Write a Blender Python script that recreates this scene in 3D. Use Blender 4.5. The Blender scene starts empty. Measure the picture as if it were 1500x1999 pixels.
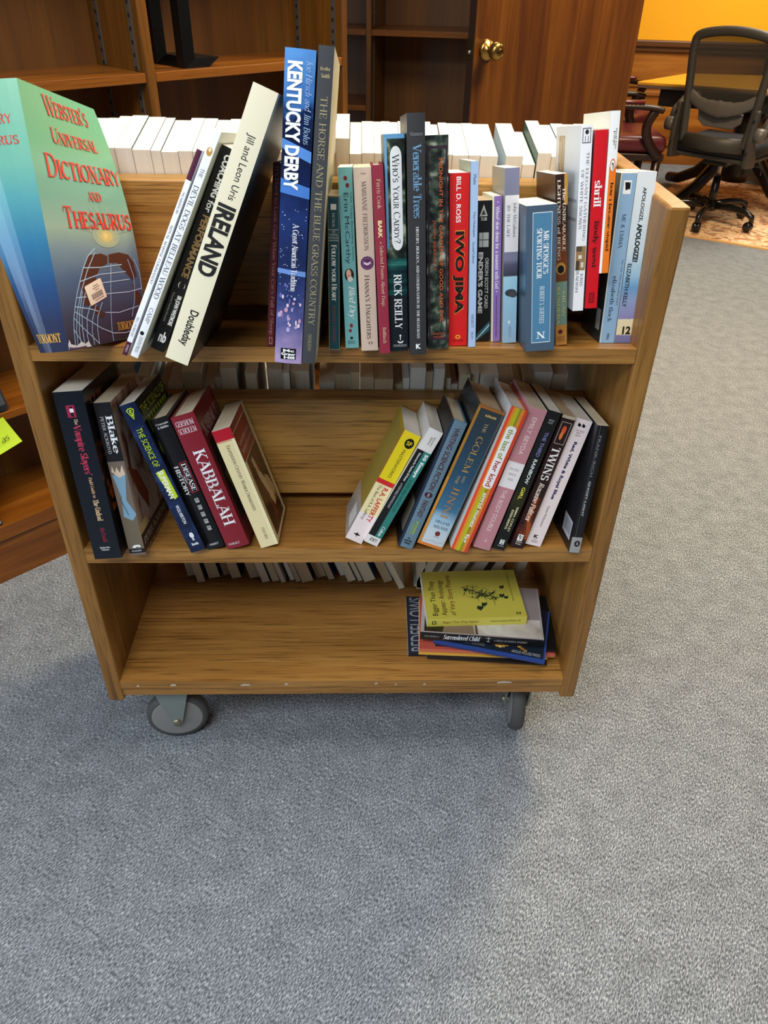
import bpy, bmesh, math, random
from mathutils import Vector, Matrix
rnd = random.Random(7)
C = bpy.context.scene.collection
SC = bpy.context.scene
PI = math.pi
def R(d): return math.radians(d)

# ------------------------------------------------------------------ camera, light, exposure
TILT, YAW, ROLL = 0.6248963562663533, 0.03663375558782046, 0.02058866546320622
CAMP = Vector((0.03473193202, -1.01836606165, 1.36246238460))
fw = Vector((math.sin(YAW)*math.cos(TILT), math.cos(YAW)*math.cos(TILT), -math.sin(TILT)))
rt = Vector((math.cos(YAW), -math.sin(YAW), 0)); up = rt.cross(fw)
rt2 = rt*math.cos(ROLL)+up*math.sin(ROLL); up2 = -rt*math.sin(ROLL)+up*math.cos(ROLL)
cam_d = bpy.data.cameras.new('camera'); cam = bpy.data.objects.new('camera', cam_d); C.objects.link(cam)
cam_d.sensor_fit = 'HORIZONTAL'; cam_d.sensor_width = 36.0; cam_d.lens = 36.0; cam_d.clip_start = .02; cam_d.clip_end = 60
cam.matrix_world = Matrix(((rt2.x, up2.x, -fw.x, CAMP.x), (rt2.y, up2.y, -fw.y, CAMP.y), (rt2.z, up2.z, -fw.z, CAMP.z), (0, 0, 0, 1)))
SC.camera = cam
SC.view_settings.view_transform = 'Standard'; SC.view_settings.look = 'None'
SC.view_settings.gamma = 1; SC.view_settings.use_curve_mapping = False
SC.view_settings.exposure = 0.12
w = bpy.data.worlds.new('world'); SC.world = w; w.use_nodes = True
w.node_tree.nodes['Background'].inputs[0].default_value = (.80, .88, 1, 1)
w.node_tree.nodes['Background'].inputs[1].default_value = .09
def area(name, loc, target, sx, sy, power, col):
    d = bpy.data.lights.new(name, 'AREA'); d.shape = 'RECTANGLE'; d.size = sx; d.size_y = sy; d.energy = power; d.color = col
    o = bpy.data.objects.new(name, d); C.objects.link(o); o.location = loc
    o.rotation_euler = (Vector(target)-Vector(loc)).to_track_quat('-Z', 'Y').to_euler()
    return o
area('ceiling_lamp_over_cart', (.25, -.05, 2.62), (.25, -.05, 0), 1.2, .9, 34, (1, .95, .88))
area('ceiling_lamp_behind', (-.6, -1.7, 2.62), (-.6, -1.7, 0), 1.3, .7, 54, (.90, .95, 1))
area('ceiling_lamp_doorway', (1.55, 1.70, 2.62), (1.50, 1.50, 0), .7, .6, 104, (1, .80, .50))
area('ceiling_lamp_office', (2.9, 4.2, 2.62), (2.9, 4.2, 0), 1.2, 1.2, 78, (1, .94, .82))
area('daylight_window', (-3.4, -2.0, 1.7), (0, -.6, .3), 2.0, 1.6, 56, (.62, .80, 1))

# ------------------------------------------------------------------ materials
def lin(c):
    if isinstance(c, str): c = tuple(int(c[i:i+2], 16)/255 for i in (0, 2, 4))
    return tuple((x/12.92 if x <= .04045 else ((x+.055)/1.055)**2.4) for x in c)+(1,)
_M = {}
def mk(name):
    m = bpy.data.materials.new(name); m.use_nodes = True
    return m, m.node_tree, m.node_tree.nodes['Principled BSDF']
def mat(col, rough=.45, metal=0.0, name=None, spec=None, bump=0):
    k = (col, rough, metal, name, bump)
    if k in _M: return _M[k]
    m, nt, b = mk(name or 'paint_'+(col if isinstance(col, str) else 'x'))
    b.inputs['Base Color'].default_value = lin(col); b.inputs['Roughness'].default_value = rough; b.inputs['Metallic'].default_value = metal
    if spec is not None: b.inputs['Specular IOR Level'].default_value = spec
    if bump:
        tc = nt.nodes.new('ShaderNodeTexCoord'); n = nt.nodes.new('ShaderNodeTexNoise'); n.inputs['Scale'].default_value = bump; n.inputs['Detail'].default_value = 4
        bp = nt.nodes.new('ShaderNodeBump'); bp.inputs['Strength'].default_value = .25; bp.inputs['Distance'].default_value = .002
        nt.links.new(tc.outputs['Object'], n.inputs['Vector']); nt.links.new(n.outputs['Fac'], bp.inputs['Height']); nt.links.new(bp.outputs['Normal'], b.inputs['Normal'])
    _M[k] = m; return m
def ramp_node(nt, stops):
    r = nt.nodes.new('ShaderNodeValToRGB'); e = r.color_ramp.elements
    while len(e) > 1: e.remove(e[-1])
    e[0].position = stops[0][0]; e[0].color = lin(stops[0][1])
    for p, c in stops[1:]:
        x = e.new(p); x.color = lin(c)
    return r
def mat_noise(name, stops, scale=30, detail=4, stretch=(1, 1, 1), rough=.4, kind='noise', distort=0, bump=0):
    m, nt, b = mk(name)
    tc = nt.nodes.new('ShaderNodeTexCoord'); mp = nt.nodes.new('ShaderNodeMapping'); mp.inputs['Scale'].default_value = stretch
    if kind == 'voronoi':
        n = nt.nodes.new('ShaderNodeTexVoronoi'); out = n.outputs['Distance']
    else:
        n = nt.nodes.new('ShaderNodeTexNoise'); n.inputs['Detail'].default_value = detail; n.inputs['Distortion'].default_value = distort; out = n.outputs['Fac']
    n.inputs['Scale'].default_value = scale
    r = ramp_node(nt, stops)
    nt.links.new(tc.outputs['Object'], mp.inputs['Vector']); nt.links.new(mp.outputs['Vector'], n.inputs['Vector'])
    nt.links.new(out, r.inputs['Fac']); nt.links.new(r.outputs['Color'], b.inputs['Base Color'])
    b.inputs['Roughness'].default_value = rough
    if bump:
        bp = nt.nodes.new('ShaderNodeBump'); bp.inputs['Strength'].default_value = bump; bp.inputs['Distance'].default_value = .002
        nt.links.new(out, bp.inputs['Height']); nt.links.new(bp.outputs['Normal'], b.inputs['Normal'])
    return m
def mat_grad(name, stops, H, axis=2, noise=0.0, nscale=20, rough=.35):
    """printed colour that changes along the height of the cover (object z from 0 to H)"""
    m, nt, b = mk(name)
    tc = nt.nodes.new('ShaderNodeTexCoord'); sp = nt.nodes.new('ShaderNodeSeparateXYZ'); dv = nt.nodes.new('ShaderNodeMath'); dv.operation = 'DIVIDE'; dv.inputs[1].default_value = H
    nt.links.new(tc.outputs['Object'], sp.inputs[0]); nt.links.new(sp.outputs[axis], dv.inputs[0])
    src = dv.outputs[0]
    if noise:
        n = nt.nodes.new('ShaderNodeTexNoise'); n.inputs['Scale'].default_value = nscale; n.inputs['Detail'].default_value = 5
        ma = nt.nodes.new('ShaderNodeMath'); ma.operation = 'MULTIPLY_ADD'; ma.inputs[1].default_value = noise
        ad = nt.nodes.new('ShaderNodeMath'); ad.operation = 'SUBTRACT'; ad.inputs[1].default_value = noise*.5
        nt.links.new(tc.outputs['Object'], n.inputs['Vector']); nt.links.new(n.outputs['Fac'], ma.inputs[0]); nt.links.new(src, ma.inputs[2])
        nt.links.new(ma.outputs[0], ad.inputs[0]); src = ad.outputs[0]
    r = ramp_node(nt, stops); nt.links.new(src, r.inputs['Fac']); nt.links.new(r.outputs['Color'], b.inputs['Base Color'])
    b.inputs['Roughness'].default_value = rough
    return m
def mat_wood(name, dark, mid, light, axis='x', scale=1.0, rough=.38, pore=.5, seed=0.0, fine=1.0):
    """oak-like grain running along one axis of the object: soft figure plus fine dark pores"""
    m, nt, b = mk(name)
    L = nt.links.new
    tc = nt.nodes.new('ShaderNodeTexCoord')
    def mapped(al, ac):
        mp = nt.nodes.new('ShaderNodeMapping'); mp.inputs['Scale'].default_value = {'x': (al, ac, ac), 'y': (ac, al, ac), 'z': (ac, ac, al)}[axis]
        mp.inputs['Location'].default_value = (seed, seed*.7, seed*1.3); L(tc.outputs['Object'], mp.inputs['Vector']); return mp
    def noise(mp, sc, de, di):
        n = nt.nodes.new('ShaderNodeTexNoise'); n.inputs['Scale'].default_value = sc; n.inputs['Detail'].default_value = de; n.inputs['Distortion'].default_value = di
        L(mp.outputs['Vector'], n.inputs['Vector']); return n
    n1 = noise(mapped(1.0*scale, 16*scale), 1.4, 5, 1.0); n2 = noise(mapped(7*fine, 240*fine), 1.6, 3, .3); n3 = noise(mapped(1.6*fine, 75*fine), 1.8, 4, .9)
    r1 = ramp_node(nt, [(.30, dark), (.5, mid), (.70, light)]); L(n1.outputs['Fac'], r1.inputs['Fac'])
    r2 = ramp_node(nt, [(.34, '6b563e'), (.46, 'ffffff')]); L(n2.outputs['Fac'], r2.inputs['Fac'])
    r3 = ramp_node(nt, [(.32, '7c6448'), (.41, 'ece2d4'), (.6, 'ffffff')]); L(n3.outputs['Fac'], r3.inputs['Fac'])
    cur = r1.outputs['Color']
    for r in (r2, r3):
        mx = nt.nodes.new('ShaderNodeMixRGB'); mx.blend_type = 'MULTIPLY'; mx.inputs[0].default_value = pore
        L(cur, mx.inputs[1]); L(r.outputs['Color'], mx.inputs[2]); cur = mx.outputs['Color']
    L(cur, b.inputs['Base Color'])
    bp = nt.nodes.new('ShaderNodeBump'); bp.inputs['Strength'].default_value = .1; bp.inputs['Distance'].default_value = .0006
    L(n2.outputs['Fac'], bp.inputs['Height']); L(bp.outputs['Normal'], b.inputs['Normal'])
    b.inputs['Roughness'].default_value = rough
    return m

# ------------------------------------------------------------------ mesh helpers
class MB:
    def __init__(s): s.v = []; s.f = []; s.m = []
    def face(s, pts, mi=0):
        i = len(s.v); s.v += [tuple(p) for p in pts]; s.f.append(tuple(range(i, i+len(pts)))); s.m.append(mi)
    def box(s, x0, x1, y0, y1, z0, z1, mi=0, M=None):
        P = [Vector(p) for p in ((x0,y0,z0),(x1,y0,z0),(x1,y1,z0),(x0,y1,z0),(x0,y0,z1),(x1,y0,z1),(x1,y1,z1),(x0,y1,z1))]
        if M: P = [M @ p for p in P]
        i = len(s.v); s.v += [tuple(p) for p in P]
        for q in ((3,2,1,0),(4,5,6,7),(0,1,5,4),(1,2,6,5),(2,3,7,6),(3,0,4,7)): s.f.append(tuple(i+k for k in q)); s.m.append(mi)
    def prism(s, poly, z0, z1, mi=0, M=None):
        """polygon in xy (counter-clockwise) extruded in z"""
        n = len(poly); P = [Vector((x, y, z)) for z in (z0, z1) for x, y in poly]
        if M: P = [M @ p for p in P]
        i = len(s.v); s.v += [tuple(p) for p in P]
        s.f.append(tuple(i+k for k in reversed(range(n)))); s.f.append(tuple(i+n+k for k in range(n))); s.m += [mi, mi]
        for k in range(n): s.f.append((i+k, i+(k+1) % n, i+n+(k+1) % n, i+n+k)); s.m.append(mi)
    def tube(s, path, rad, n=10, mi=0, flat=(1, 1), closed=False):
        """swept ellipse; rad a number or one per point; flat scales the two section axes"""
        path = [Vector(p) for p in path]; m = len(path)
        rs = rad if isinstance(rad, (list, tuple)) else [rad]*m
        base = len(s.v); prev = None
        for k in range(m):
            a = path[(k-1) % m] if (k > 0 or closed) else path[k]; c = path[(k+1) % m] if (k < m-1 or closed) else path[k]
            t = (c-a).normalized()
            if prev is None:
                u = Vector((0, 0, 1)) if abs(t.z) < .9 else Vector((0, 1, 0))
            else: u = prev
            u = (u - t*u.dot(t)).normalized(); v = t.cross(u); prev = u
            for j in range(n):
                an = 2*PI*j/n; s.v.append(tuple(path[k]+u*math.cos(an)*rs[k]*flat[0]+v*math.sin(an)*rs[k]*flat[1]))
        for k in range(m if closed else m-1):
            for j in range(n):
                a = base+k*n+j; b_ = base+k*n+(j+1) % n; c = base+((k+1) % m)*n+(j+1) % n; d = base+((k+1) % m)*n+j
                s.f.append((a, b_, c, d)); s.m.append(mi)
        if not closed:
            s.f.append(tuple(base+j for j in reversed(range(n)))); s.f.append(tuple(base+(m-1)*n+j for j in range(n))); s.m += [mi, mi]
    def lathe(s, prof, n=24, mi=0, M=None):
        """profile of (radius, height) turned around z"""
        i = len(s.v); m = len(prof)
        for r, z in prof:
            for j in range(n):
                p = Vector((r*math.cos(2*PI*j/n), r*math.sin(2*PI*j/n), z)); s.v.append(tuple(M @ p if M else p))
        for k in range(m-1):
            for j in range(n): s.f.append((i+k*n+j, i+k*n+(j+1) % n, i+(k+1)*n+(j+1) % n, i+(k+1)*n+j)); s.m.append(mi)
        s.f.append(tuple(i+j for j in reversed(range(n)))); s.f.append(tuple(i+(m-1)*n+j for j in range(n))); s.m += [mi, mi]
    def build(s, name, mats, parent=None, bevel=0, smooth=False, seg=2):
        me = bpy.data.meshes.new(name); me.from_pydata(s.v, [], s.f)
        for m in (mats if isinstance(mats, (list, tuple)) else [mats]): me.materials.append(m)
        for p, mi in zip(me.polygons, s.m): p.material_index = mi; p.use_smooth = smooth
        me.update()
        o = bpy.data.objects.new(name, me); C.objects.link(o)
        if parent: o.parent = parent
        if bevel:
            b = o.modifiers.new('bevel', 'BEVEL'); b.width = bevel; b.segments = seg; b.limit_method = 'ANGLE'
        return o
def empty(name, M=None, loc=None, rz=0):
    o = bpy.data.objects.new(name, None); o.empty_display_size = .05; C.objects.link(o)
    if M is not None: o.matrix_world = M
    elif loc is not None: o.location = loc; o.rotation_euler = (0, 0, rz)
    return o
def tag(o, label, cat, group=None, kind=None):
    o['label'] = label; o['category'] = cat
    if group: o['group'] = group
    if kind: o['kind'] = kind
    return o
def struct(o): o['kind'] = 'structure'; return o

# ------------------------------------------------------------------ lettering
def _a(cx, cy, rx, ry, a0, a1):
    n = max(4, int(abs(a1-a0)/15)); return [(cx+rx*math.cos(R(a0+(a1-a0)*k/n)), cy+ry*math.sin(R(a0+(a1-a0)*k/n))) for k in range(n+1)]
def _l(*p): return [(p[i], p[i+1]) for i in range(0, len(p), 2)]
SG = {  # serif glyphs: advance, strokes (('t', pts) is drawn thin)
 'A': (.70, [('t', _l(.04,0,.34,.7)), _l(.34,.7,.65,0), ('t', _l(.15,.24,.55,.24))]),
 'B': (.62, [_l(.13,0,.13,.7), _l(.13,.7,.3,.7), _a(.3,.53,.19,.17,90,-90), _l(.13,.36,.3,.36), _a(.31,.18,.24,.18,90,-90), _l(.13,0,.31,0)]),
 'C': (.66, [_a(.36,.35,.31,.35,48,312), ('t', _l(.57,.7,.57,.52))]),
 'D': (.72, [_l(.13,0,.13,.7), _l(.13,.7,.3,.7), _a(.3,.35,.35,.35,90,-90), _l(.13,0,.3,0)]),
 'E': (.60, [_l(.13,0,.13,.7), _l(.13,.7,.52,.7), ('t', _l(.51,.7,.51,.56)), _l(.13,.37,.4,.37), ('t', _l(.4,.44,.4,.29)), _l(.13,0,.54,0), ('t', _l(.54,0,.54,.15))]),
 'F': (.56, [_l(.13,0,.13,.7), _l(.13,.7,.52,.7), ('t', _l(.51,.7,.51,.56)), _l(.13,.37,.4,.37), ('t', _l(.4,.44,.4,.29))]),
 'G': (.72, [_a(.36,.35,.31,.35,48,318), _l(.6,.3,.6,.05), ('t', _l(.57,.7,.57,.54)), ('t', _l(.48,.3,.7,.3))]),
 'H': (.74, [_l(.13,0,.13,.7), _l(.61,0,.61,.7), ('t', _l(.13,.36,.61,.36))]),
 'I': (.30, [_l(.15,0,.15,.7)]),
 'J': (.40, [_l(.26,.7,.26,.1), _a(.13,.08,.13,.12,0,-120)]),
 'K': (.70, [_l(.13,0,.13,.7), ('t', _l(.13,.27,.56,.7)), _l(.28,.42,.62,0)]),
 'L': (.58, [_l(.13,0,.13,.7), _l(.13,0,.54,0), ('t', _l(.54,0,.54,.17))]),
 'M': (.86, [('t', _l(.13,0,.13,.7)), _l(.13,.7,.43,.04), ('t', _l(.43,.04,.73,.7)), _l(.73,.7,.73,0)]),
 'N': (.74, [('t', _l(.13,0,.13,.7)), _l(.13,.7,.61,0), ('t', _l(.61,0,.61,.7))]),
 'O': (.74, [_a(.37,.35,.31,.35,90,450)]),
 'P': (.58, [_l(.13,0,.13,.7), _l(.13,.7,.3,.7), _a(.3,.52,.22,.18,90,-90), _l(.13,.34,.3,.34)]),
 'Q': (.74, [_a(.37,.35,.31,.35,90,450), _l(.4,.12,.66,-.12)]),
 'R': (.66, [_l(.13,0,.13,.7), _l(.13,.7,.3,.7), _a(.3,.53,.21,.17,90,-90), _l(.13,.36,.32,.36), _l(.32,.36,.6,0)]),
 'S': (.54, [_a(.27,.53,.17,.17,35,270), _a(.27,.18,.19,.18,90,-145), ('t', _l(.44,.7,.44,.54)), ('t', _l(.09,.17,.09,0))]),
 'T': (.64, [_l(.32,0,.32,.7), _l(.06,.7,.58,.7), ('t', _l(.06,.7,.06,.54)), ('t', _l(.58,.7,.58,.54))]),
 'U': (.72, [_l(.13,.7,.13,.22), _a(.36,.22,.23,.22,180,360), ('t', _l(.59,.22,.59,.7))]),
 'V': (.70, [_l(.06,.7,.35,0), ('t', _l(.35,0,.64,.7))]),
 'W': (.96, [_l(.05,.7,.28,0), ('t', _l(.28,0,.48,.7)), _l(.48,.7,.70,0), ('t', _l(.70,0,.91,.7))]),
 'X': (.68, [_l(.07,.7,.61,0), ('t', _l(.07,0,.61,.7))]),
 'Y': (.66, [_l(.06,.7,.33,.33), ('t', _l(.33,.33,.6,.7)), _l(.33,.33,.33,0)]),
 'Z': (.60, [_l(.08,.7,.52,.7), _l(.08,0,.52,.7), _l(.08,0,.54,0), ('t', _l(.54,0,.54,.15)), ('t', _l(.08,.7,.08,.55))]),
 'a': (.50, [_a(.24,.14,.16,.14,0,360), _l(.40,.36,.40,0), _a(.25,.36,.15,.12,0,150)]),
 'b': (.54, [_l(.11,.72,.11,0), _a(.29,.24,.18,.24,0,360)]),
 'c': (.46, [_a(.27,.24,.20,.24,45,315)]),
 'd': (.54, [_a(.25,.24,.18,.24,0,360), _l(.43,.72,.43,0)]),
 'e': (.48, [_a(.26,.24,.20,.24,0,318), ('t', _l(.08,.26,.45,.26))]),
 'f': (.34, [_l(.17,.58,.17,0), _a(.28,.58,.11,.13,180,50), ('t', _l(.04,.47,.31,.47))]),
 'g': (.50, [_a(.24,.28,.17,.2,0,360), _l(.41,.46,.41,-.05), _a(.24,-.05,.17,.15,0,-150)]),
 'h': (.54, [_l(.11,.72,.11,0), _a(.27,.3,.16,.18,180,0), _l(.43,.3,.43,0)]),
 'i': (.27, [_l(.13,.48,.13,0), _l(.13,.68,.13,.6)]),
 'j': (.27, [_l(.15,.48,.15,-.05), _a(.06,-.05,.09,.14,0,-110), _l(.15,.68,.15,.6)]),
 'k': (.52, [_l(.11,.72,.11,0), ('t', _l(.11,.2,.4,.48)), _l(.22,.3,.46,0)]),
 'l': (.26, [_l(.13,.72,.13,0)]),
 'm': (.80, [_l(.11,.48,.11,0), _a(.26,.32,.15,.16,180,0), _l(.41,.32,.41,0), _a(.56,.32,.15,.16,180,0), _l(.71,.32,.71,0)]),
 'n': (.54, [_l(.11,.48,.11,0), _a(.27,.3,.16,.18,180,0), _l(.43,.3,.43,0)]),
 'o': (.52, [_a(.26,.24,.20,.24,90,450)]),
 'p': (.54, [_l(.11,.48,.11,-.2), _a(.29,.24,.18,.24,0,360)]),
 'q': (.54, [_a(.25,.24,.18,.24,0,360), _l(.43,.48,.43,-.2)]),
 'r': (.40, [_l(.11,.48,.11,0), _a(.27,.28,.16,.2,180,60)]),
 's': (.40, [_a(.2,.36,.13,.12,30,270), _a(.2,.12,.14,.12,90,-150)]),
 't': (.34, [_l(.15,.62,.15,.1), _a(.25,.1,.10,.1,180,300), ('t', _l(.03,.47,.3,.47))]),
 'u': (.54, [_l(.11,.48,.11,.16), _a(.27,.16,.16,.16,180,360), _l(.43,.48,.43,0)]),
 'v': (.48, [_l(.04,.48,.24,0), ('t', _l(.24,0,.44,.48))]),
 'w': (.70, [_l(.04,.48,.2,0), ('t', _l(.2,0,.35,.48)), _l(.35,.48,.5,0), ('t', _l(.5,0,.66,.48))]),
 'x': (.48, [_l(.05,.48,.43,0), ('t', _l(.05,0,.43,.48))]),
 'y': (.48, [_l(.04,.48,.24,0), ('t', _l(.12,-.2,.44,.48))]),
 'z': (.44, [_l(.06,.47,.38,.47), _l(.06,.01,.38,.47), _l(.06,.01,.4,.01)]),
 "'": (.18, [_l(.1,.72,.08,.56)]), '.': (.2, [_l(.1,.08,.1,0)]), ',': (.2, [_l(.12,.08,.08,-.1)]), '-': (.34, [_l(.06,.24,.28,.24)]),
 '!': (.26, [_l(.13,.7,.13,.22), _l(.13,.08,.13,0)]), '?': (.44, [_a(.2,.53,.16,.17,170,-60), _l(.22,.38,.2,.2), _l(.2,.08,.2,0)]),
 '&': (.72, [_a(.3,.55,.13,.15,0,360), _a(.27,.2,.2,.2,70,330), _l(.22,.44,.6,0)]), ' ': (.3, []),
}
_TX = {}
def serif_text(s, weight=1.0, caps=False, slant=0.0):
    v, f = [], []; x = 0
    T, t = .105*weight, .036*(.5+.5*weight)
    def quad(a, b, wd):
        d = (b-a); 
        if d.length < 1e-6: return
        d.normalize(); n = Vector((-d.y, d.x))*wd*.5; i = len(v)
        v.extend([a-n, b-n, b+n, a+n]); f.append((i, i+1, i+2, i+3))
    for ch in s:
        k = 1.0
        if caps and ch.islower(): ch = ch.upper(); k = .78
        adv, strokes = SG.get(ch, SG[' '])
        for st in strokes:
            thin = isinstance(st, tuple); pts = st[1] if thin else st
            P = [Vector((x+px*k, py*k)) for px, py in pts]
            for a, b in zip(P, P[1:]):
                an = math.atan2(b.y-a.y, b.x-a.x)
                wd = t*1.15 if thin else max(t, T*abs(math.sin(an-R(8))))
                d = (b-a).normalized()*(.012 if len(P) > 2 else 0)
                quad(a-d, b+d, wd)
            if len(P) == 2 and abs(P[1].y-P[0].y) > .42*k:
                for e in P:
                    yy = e.y/k
                    if min(abs(yy), abs(yy-.7), abs(yy-.48), abs(yy-.72), abs(yy+.2)) < .02:
                        hw = (T*.95 if not thin else T*.85)
                        quad(Vector((e.x-hw, e.y)), Vector((e.x+hw, e.y)), t)
        x += adv*k+.02
    if slant: v = [Vector((p.x+p.y*slant, p.y)) for p in v]
    return v, f
def sans_text(s, bold=0.0, slant=0.0):
    cu = bpy.data.curves.new('lettering', 'FONT'); cu.body = s; cu.offset = bold; cu.resolution_u = 3; cu.shear = slant; cu.fill_mode = 'FRONT'
    o = bpy.data.objects.new('lettering', cu); me = bpy.data.meshes.new_from_object(o)
    v = [Vector((q.co.x, q.co.y)) for q in me.vertices]; f = [tuple(p.vertices) for p in me.polygons]
    bpy.data.objects.remove(o); bpy.data.curves.remove(cu); bpy.data.meshes.remove(me)
    return v, f
def text2d(s, font):
    """normalised to the unit box; font: s sans, b bold, k black, i italic sans, r serif, R bold serif, c small caps, j script-like italic"""
    if (s, font) in _TX: return _TX[(s, font)]
    v, f = {'s': lambda: sans_text(s), 'b': lambda: sans_text(s, .018), 'k': lambda: sans_text(s, .04), 'i': lambda: sans_text(s, 0, .25),
            'r': lambda: serif_text(s), 'R': lambda: serif_text(s, 1.55), 'c': lambda: serif_text(s, 1, True), 'm': lambda: serif_text(s, 1.2, True), 'C': lambda: serif_text(s, 1.5, True),
            'j': lambda: serif_text(s, 1.0, False, .3), 'J': lambda: serif_text(s, 1.5, False, .3)}[font]()
    x0 = min(p.x for p in v); x1 = max(p.x for p in v); y0 = min(p.y for p in v); y1 = max(p.y for p in v)
    v = [((p.x-x0)/max(1e-6, x1-x0), (p.y-y0)/max(1e-6, y1-y0)) for p in v]
    _TX[(s, font)] = (v, f); return v, f
EPS = .00016
def place_text(mb, s, font, org, ex, ey, surf=None):
    """write s into the box org + [0,1]*ex + [0,1]*ey; surf(p) lifts points onto a curved spine"""
    v, f = text2d(s, font); i = len(mb.v)
    for a, b in v:
        p = Vector(org)+Vector(ex)*a+Vector(ey)*b
        mb.v.append(tuple(surf(p) if surf else p))
    for q in f: mb.f.append(tuple(i+k for k in q)); mb.m.append(0)

# ------------------------------------------------------------------ room shell
CARPET = None
def carpet_mat():
    m, nt, b = mk('carpet_loop_pile'); L = nt.links.new
    tc = nt.nodes.new('ShaderNodeTexCoord'); mp = nt.nodes.new('ShaderNodeMapping'); mp.inputs['Scale'].default_value = (.5, 1.3, 1)
    m0 = nt.nodes.new('ShaderNodeMapping'); m0.inputs['Rotation'].default_value = (0, 0, R(-58)); L(tc.outputs['Object'], m0.inputs['Vector']); L(m0.outputs['Vector'], mp.inputs['Vector'])
    n = nt.nodes.new('ShaderNodeTexNoise'); n.inputs['Scale'].default_value = 330; n.inputs['Detail'].default_value = 2.0; n.inputs['Roughness'].default_value = .6
    n2 = nt.nodes.new('ShaderNodeTexNoise'); n2.inputs['Scale'].default_value = 22; n2.inputs['Detail'].default_value = 4
    L(mp.outputs['Vector'], n.inputs['Vector']); L(tc.outputs['Object'], n2.inputs['Vector'])
    r = ramp_node(nt, [(.34, '50555a'), (.47, '7b8086'), (.55, '93979c'), (.68, 'c4c6c8')]); L(n.outputs['Fac'], r.inputs['Fac'])
    r2 = ramp_node(nt, [(.3, 'd8d8d8'), (.7, 'ffffff')]); L(n2.outputs['Fac'], r2.inputs['Fac'])
    mx = nt.nodes.new('ShaderNodeMixRGB'); mx.blend_type = 'MULTIPLY'; mx.inputs[0].default_value = .8
    L(r.outputs['Color'], mx.inputs[1]); L(r2.outputs['Color'], mx.inputs[2]); L(mx.outputs['Color'], b.inputs['Base Color'])
    bp = nt.nodes.new('ShaderNodeBump'); bp.inputs['Strength'].default_value = .6; bp.inputs['Distance'].default_value = .004
    L(n.outputs['Fac'], bp.inputs['Height']); L(bp.outputs['Normal'], b.inputs['Normal'])
    b.inputs['Roughness'].default_value = .95; b.inputs['Specular IOR Level'].default_value = .1
    return m
f = MB(); f.box(-4.5, 5.5, -4, 8, -.05, 0); struct(f.build('floor', carpet_mat()))
f = MB(); f.box(-4.5, 5.5, -4, 8, 2.72, 2.77); struct(f.build('ceiling', mat('e8e6e0', .9)))
OAK_X = mat_wood('oak_along_x', '966830', 'a87638', 'b68442', 'x', 1.0, .36, .55, seed=1)
OAK_Z = mat_wood('oak_along_z', '7e5422', '95672e', 'a87838', 'z', 1.0, .4, .42, seed=4)
OAK_DIV = mat_wood('oak_divider', 'a67838', 'b68844', 'c29652', 'x', .8, .36, .62, seed=7, fine=.9)
DARKX = mat_wood('bookcase_wood_x', '65380f', '804914', '935a1c', 'x', .8, .3, .28, seed=2)
DARKZ = mat_wood('bookcase_wood_z', '5a350e', '704513', '84541b', 'z', .8, .35, .3, seed=3)
DARKB = mat_wood('bookcase_back', '56320c', '6e4413', '84551b', 'z', .3, .5, .2, seed=9, fine=.7)
DOORW = mat_wood('door_wood', '442208', '532d0a', '62390e', 'z', .7, .28, .25, seed=5)

# yellow office wall with wood wainscot (runs at -9.6 degrees)
def rot2(a): return Vector((math.cos(a), math.sin(a), 0)), Vector((-math.sin(a), math.cos(a), 0))
WO = empty('wall_back', loc=(2.2, 5.91, 0), rz=R(-9.6)); struct(WO)
f = MB(); f.box(-2.2, 3.6, 0.03, .15, 0, 2.75); f.build('painted_wall', mat('ffb200', .7), WO)
f = MB(); f.box(-2.2, 3.6, 0.0, .03, 0, .84); f.build('wainscot_panel', mat_wood('wainscot_wood', '8a4a0a', 'a9641a', 'bd7a2a', 'x', .5, .4, .2, seed=6), WO)
f = MB(); f.box(-2.2, 3.6, -.035, .03, .835, .88); f.box(-2.2, 3.6, -.02, .03, .80, .835); f.build('chair_rail', mat('5e360f', .4), WO, .008)
f = MB()
for z in (.14, .50, .56): f.box(-2.2, 3.6, -.015, .0, z, z+.03)
f.build('panel_moulding', mat('9a5a1a', .4), WO, .004)

# ------------------------------------------------------------------ built-in bookcases
def strips(root, s, y0, y1, z0, z1, mtl):
    for y in (y0, y1):
        m = MB(); m.box(s-.0015, s+.0015, y-.008, y+.008, z0, z1); o = m.build('shelf_standard', mtl, root)
STEEL = mat('6e675c', .45, .6, 'shelf_standard_steel')
SLOT = mat('0c0a08', .9)
def standard(root, s, y, z0, z1, side):
    m = MB(); m.box(s, s+.003*side, y-.008, y+.008, z0, z1) if side > 0 else m.box(s+.003*side, s, y-.008, y+.008, z0, z1)
    xs = s+.0034*side
    for k in range(int((z1-z0)/.0254)):
        z = z0+.0254*k
        m.face([(xs, y-.004, z), (xs, y+.004, z), (xs, y+.004, z+.008), (xs, y-.004, z+.008)], 1)
    m.build('shelf_standard', [STEEL, SLOT], root)
bc = empty('bookcase', loc=(-.860, .597, 0), rz=R(43.2))
tag(bc, 'long built-in dark oak bookcase with empty shelves running behind the cart on the left', 'bookcase')
BD = .225
for s0, s1 in ((-.85, -.826), (-.25, -.226), (.562, .586), (1.160, 1.178)):
    m = MB(); m.box(s0, s1, 0, BD, 0, 2.25); m.build('upright', DARKZ, bc, .002)
m = MB(); m.box(-.85, 1.178, BD, BD+.012, 0, 2.25); m.build('back_panel', DARKB, bc)
m = MB(); m.box(-.826, 1.160, .004, .02, 0, .128); m.build('toe_board', DARKX, bc)
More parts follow.
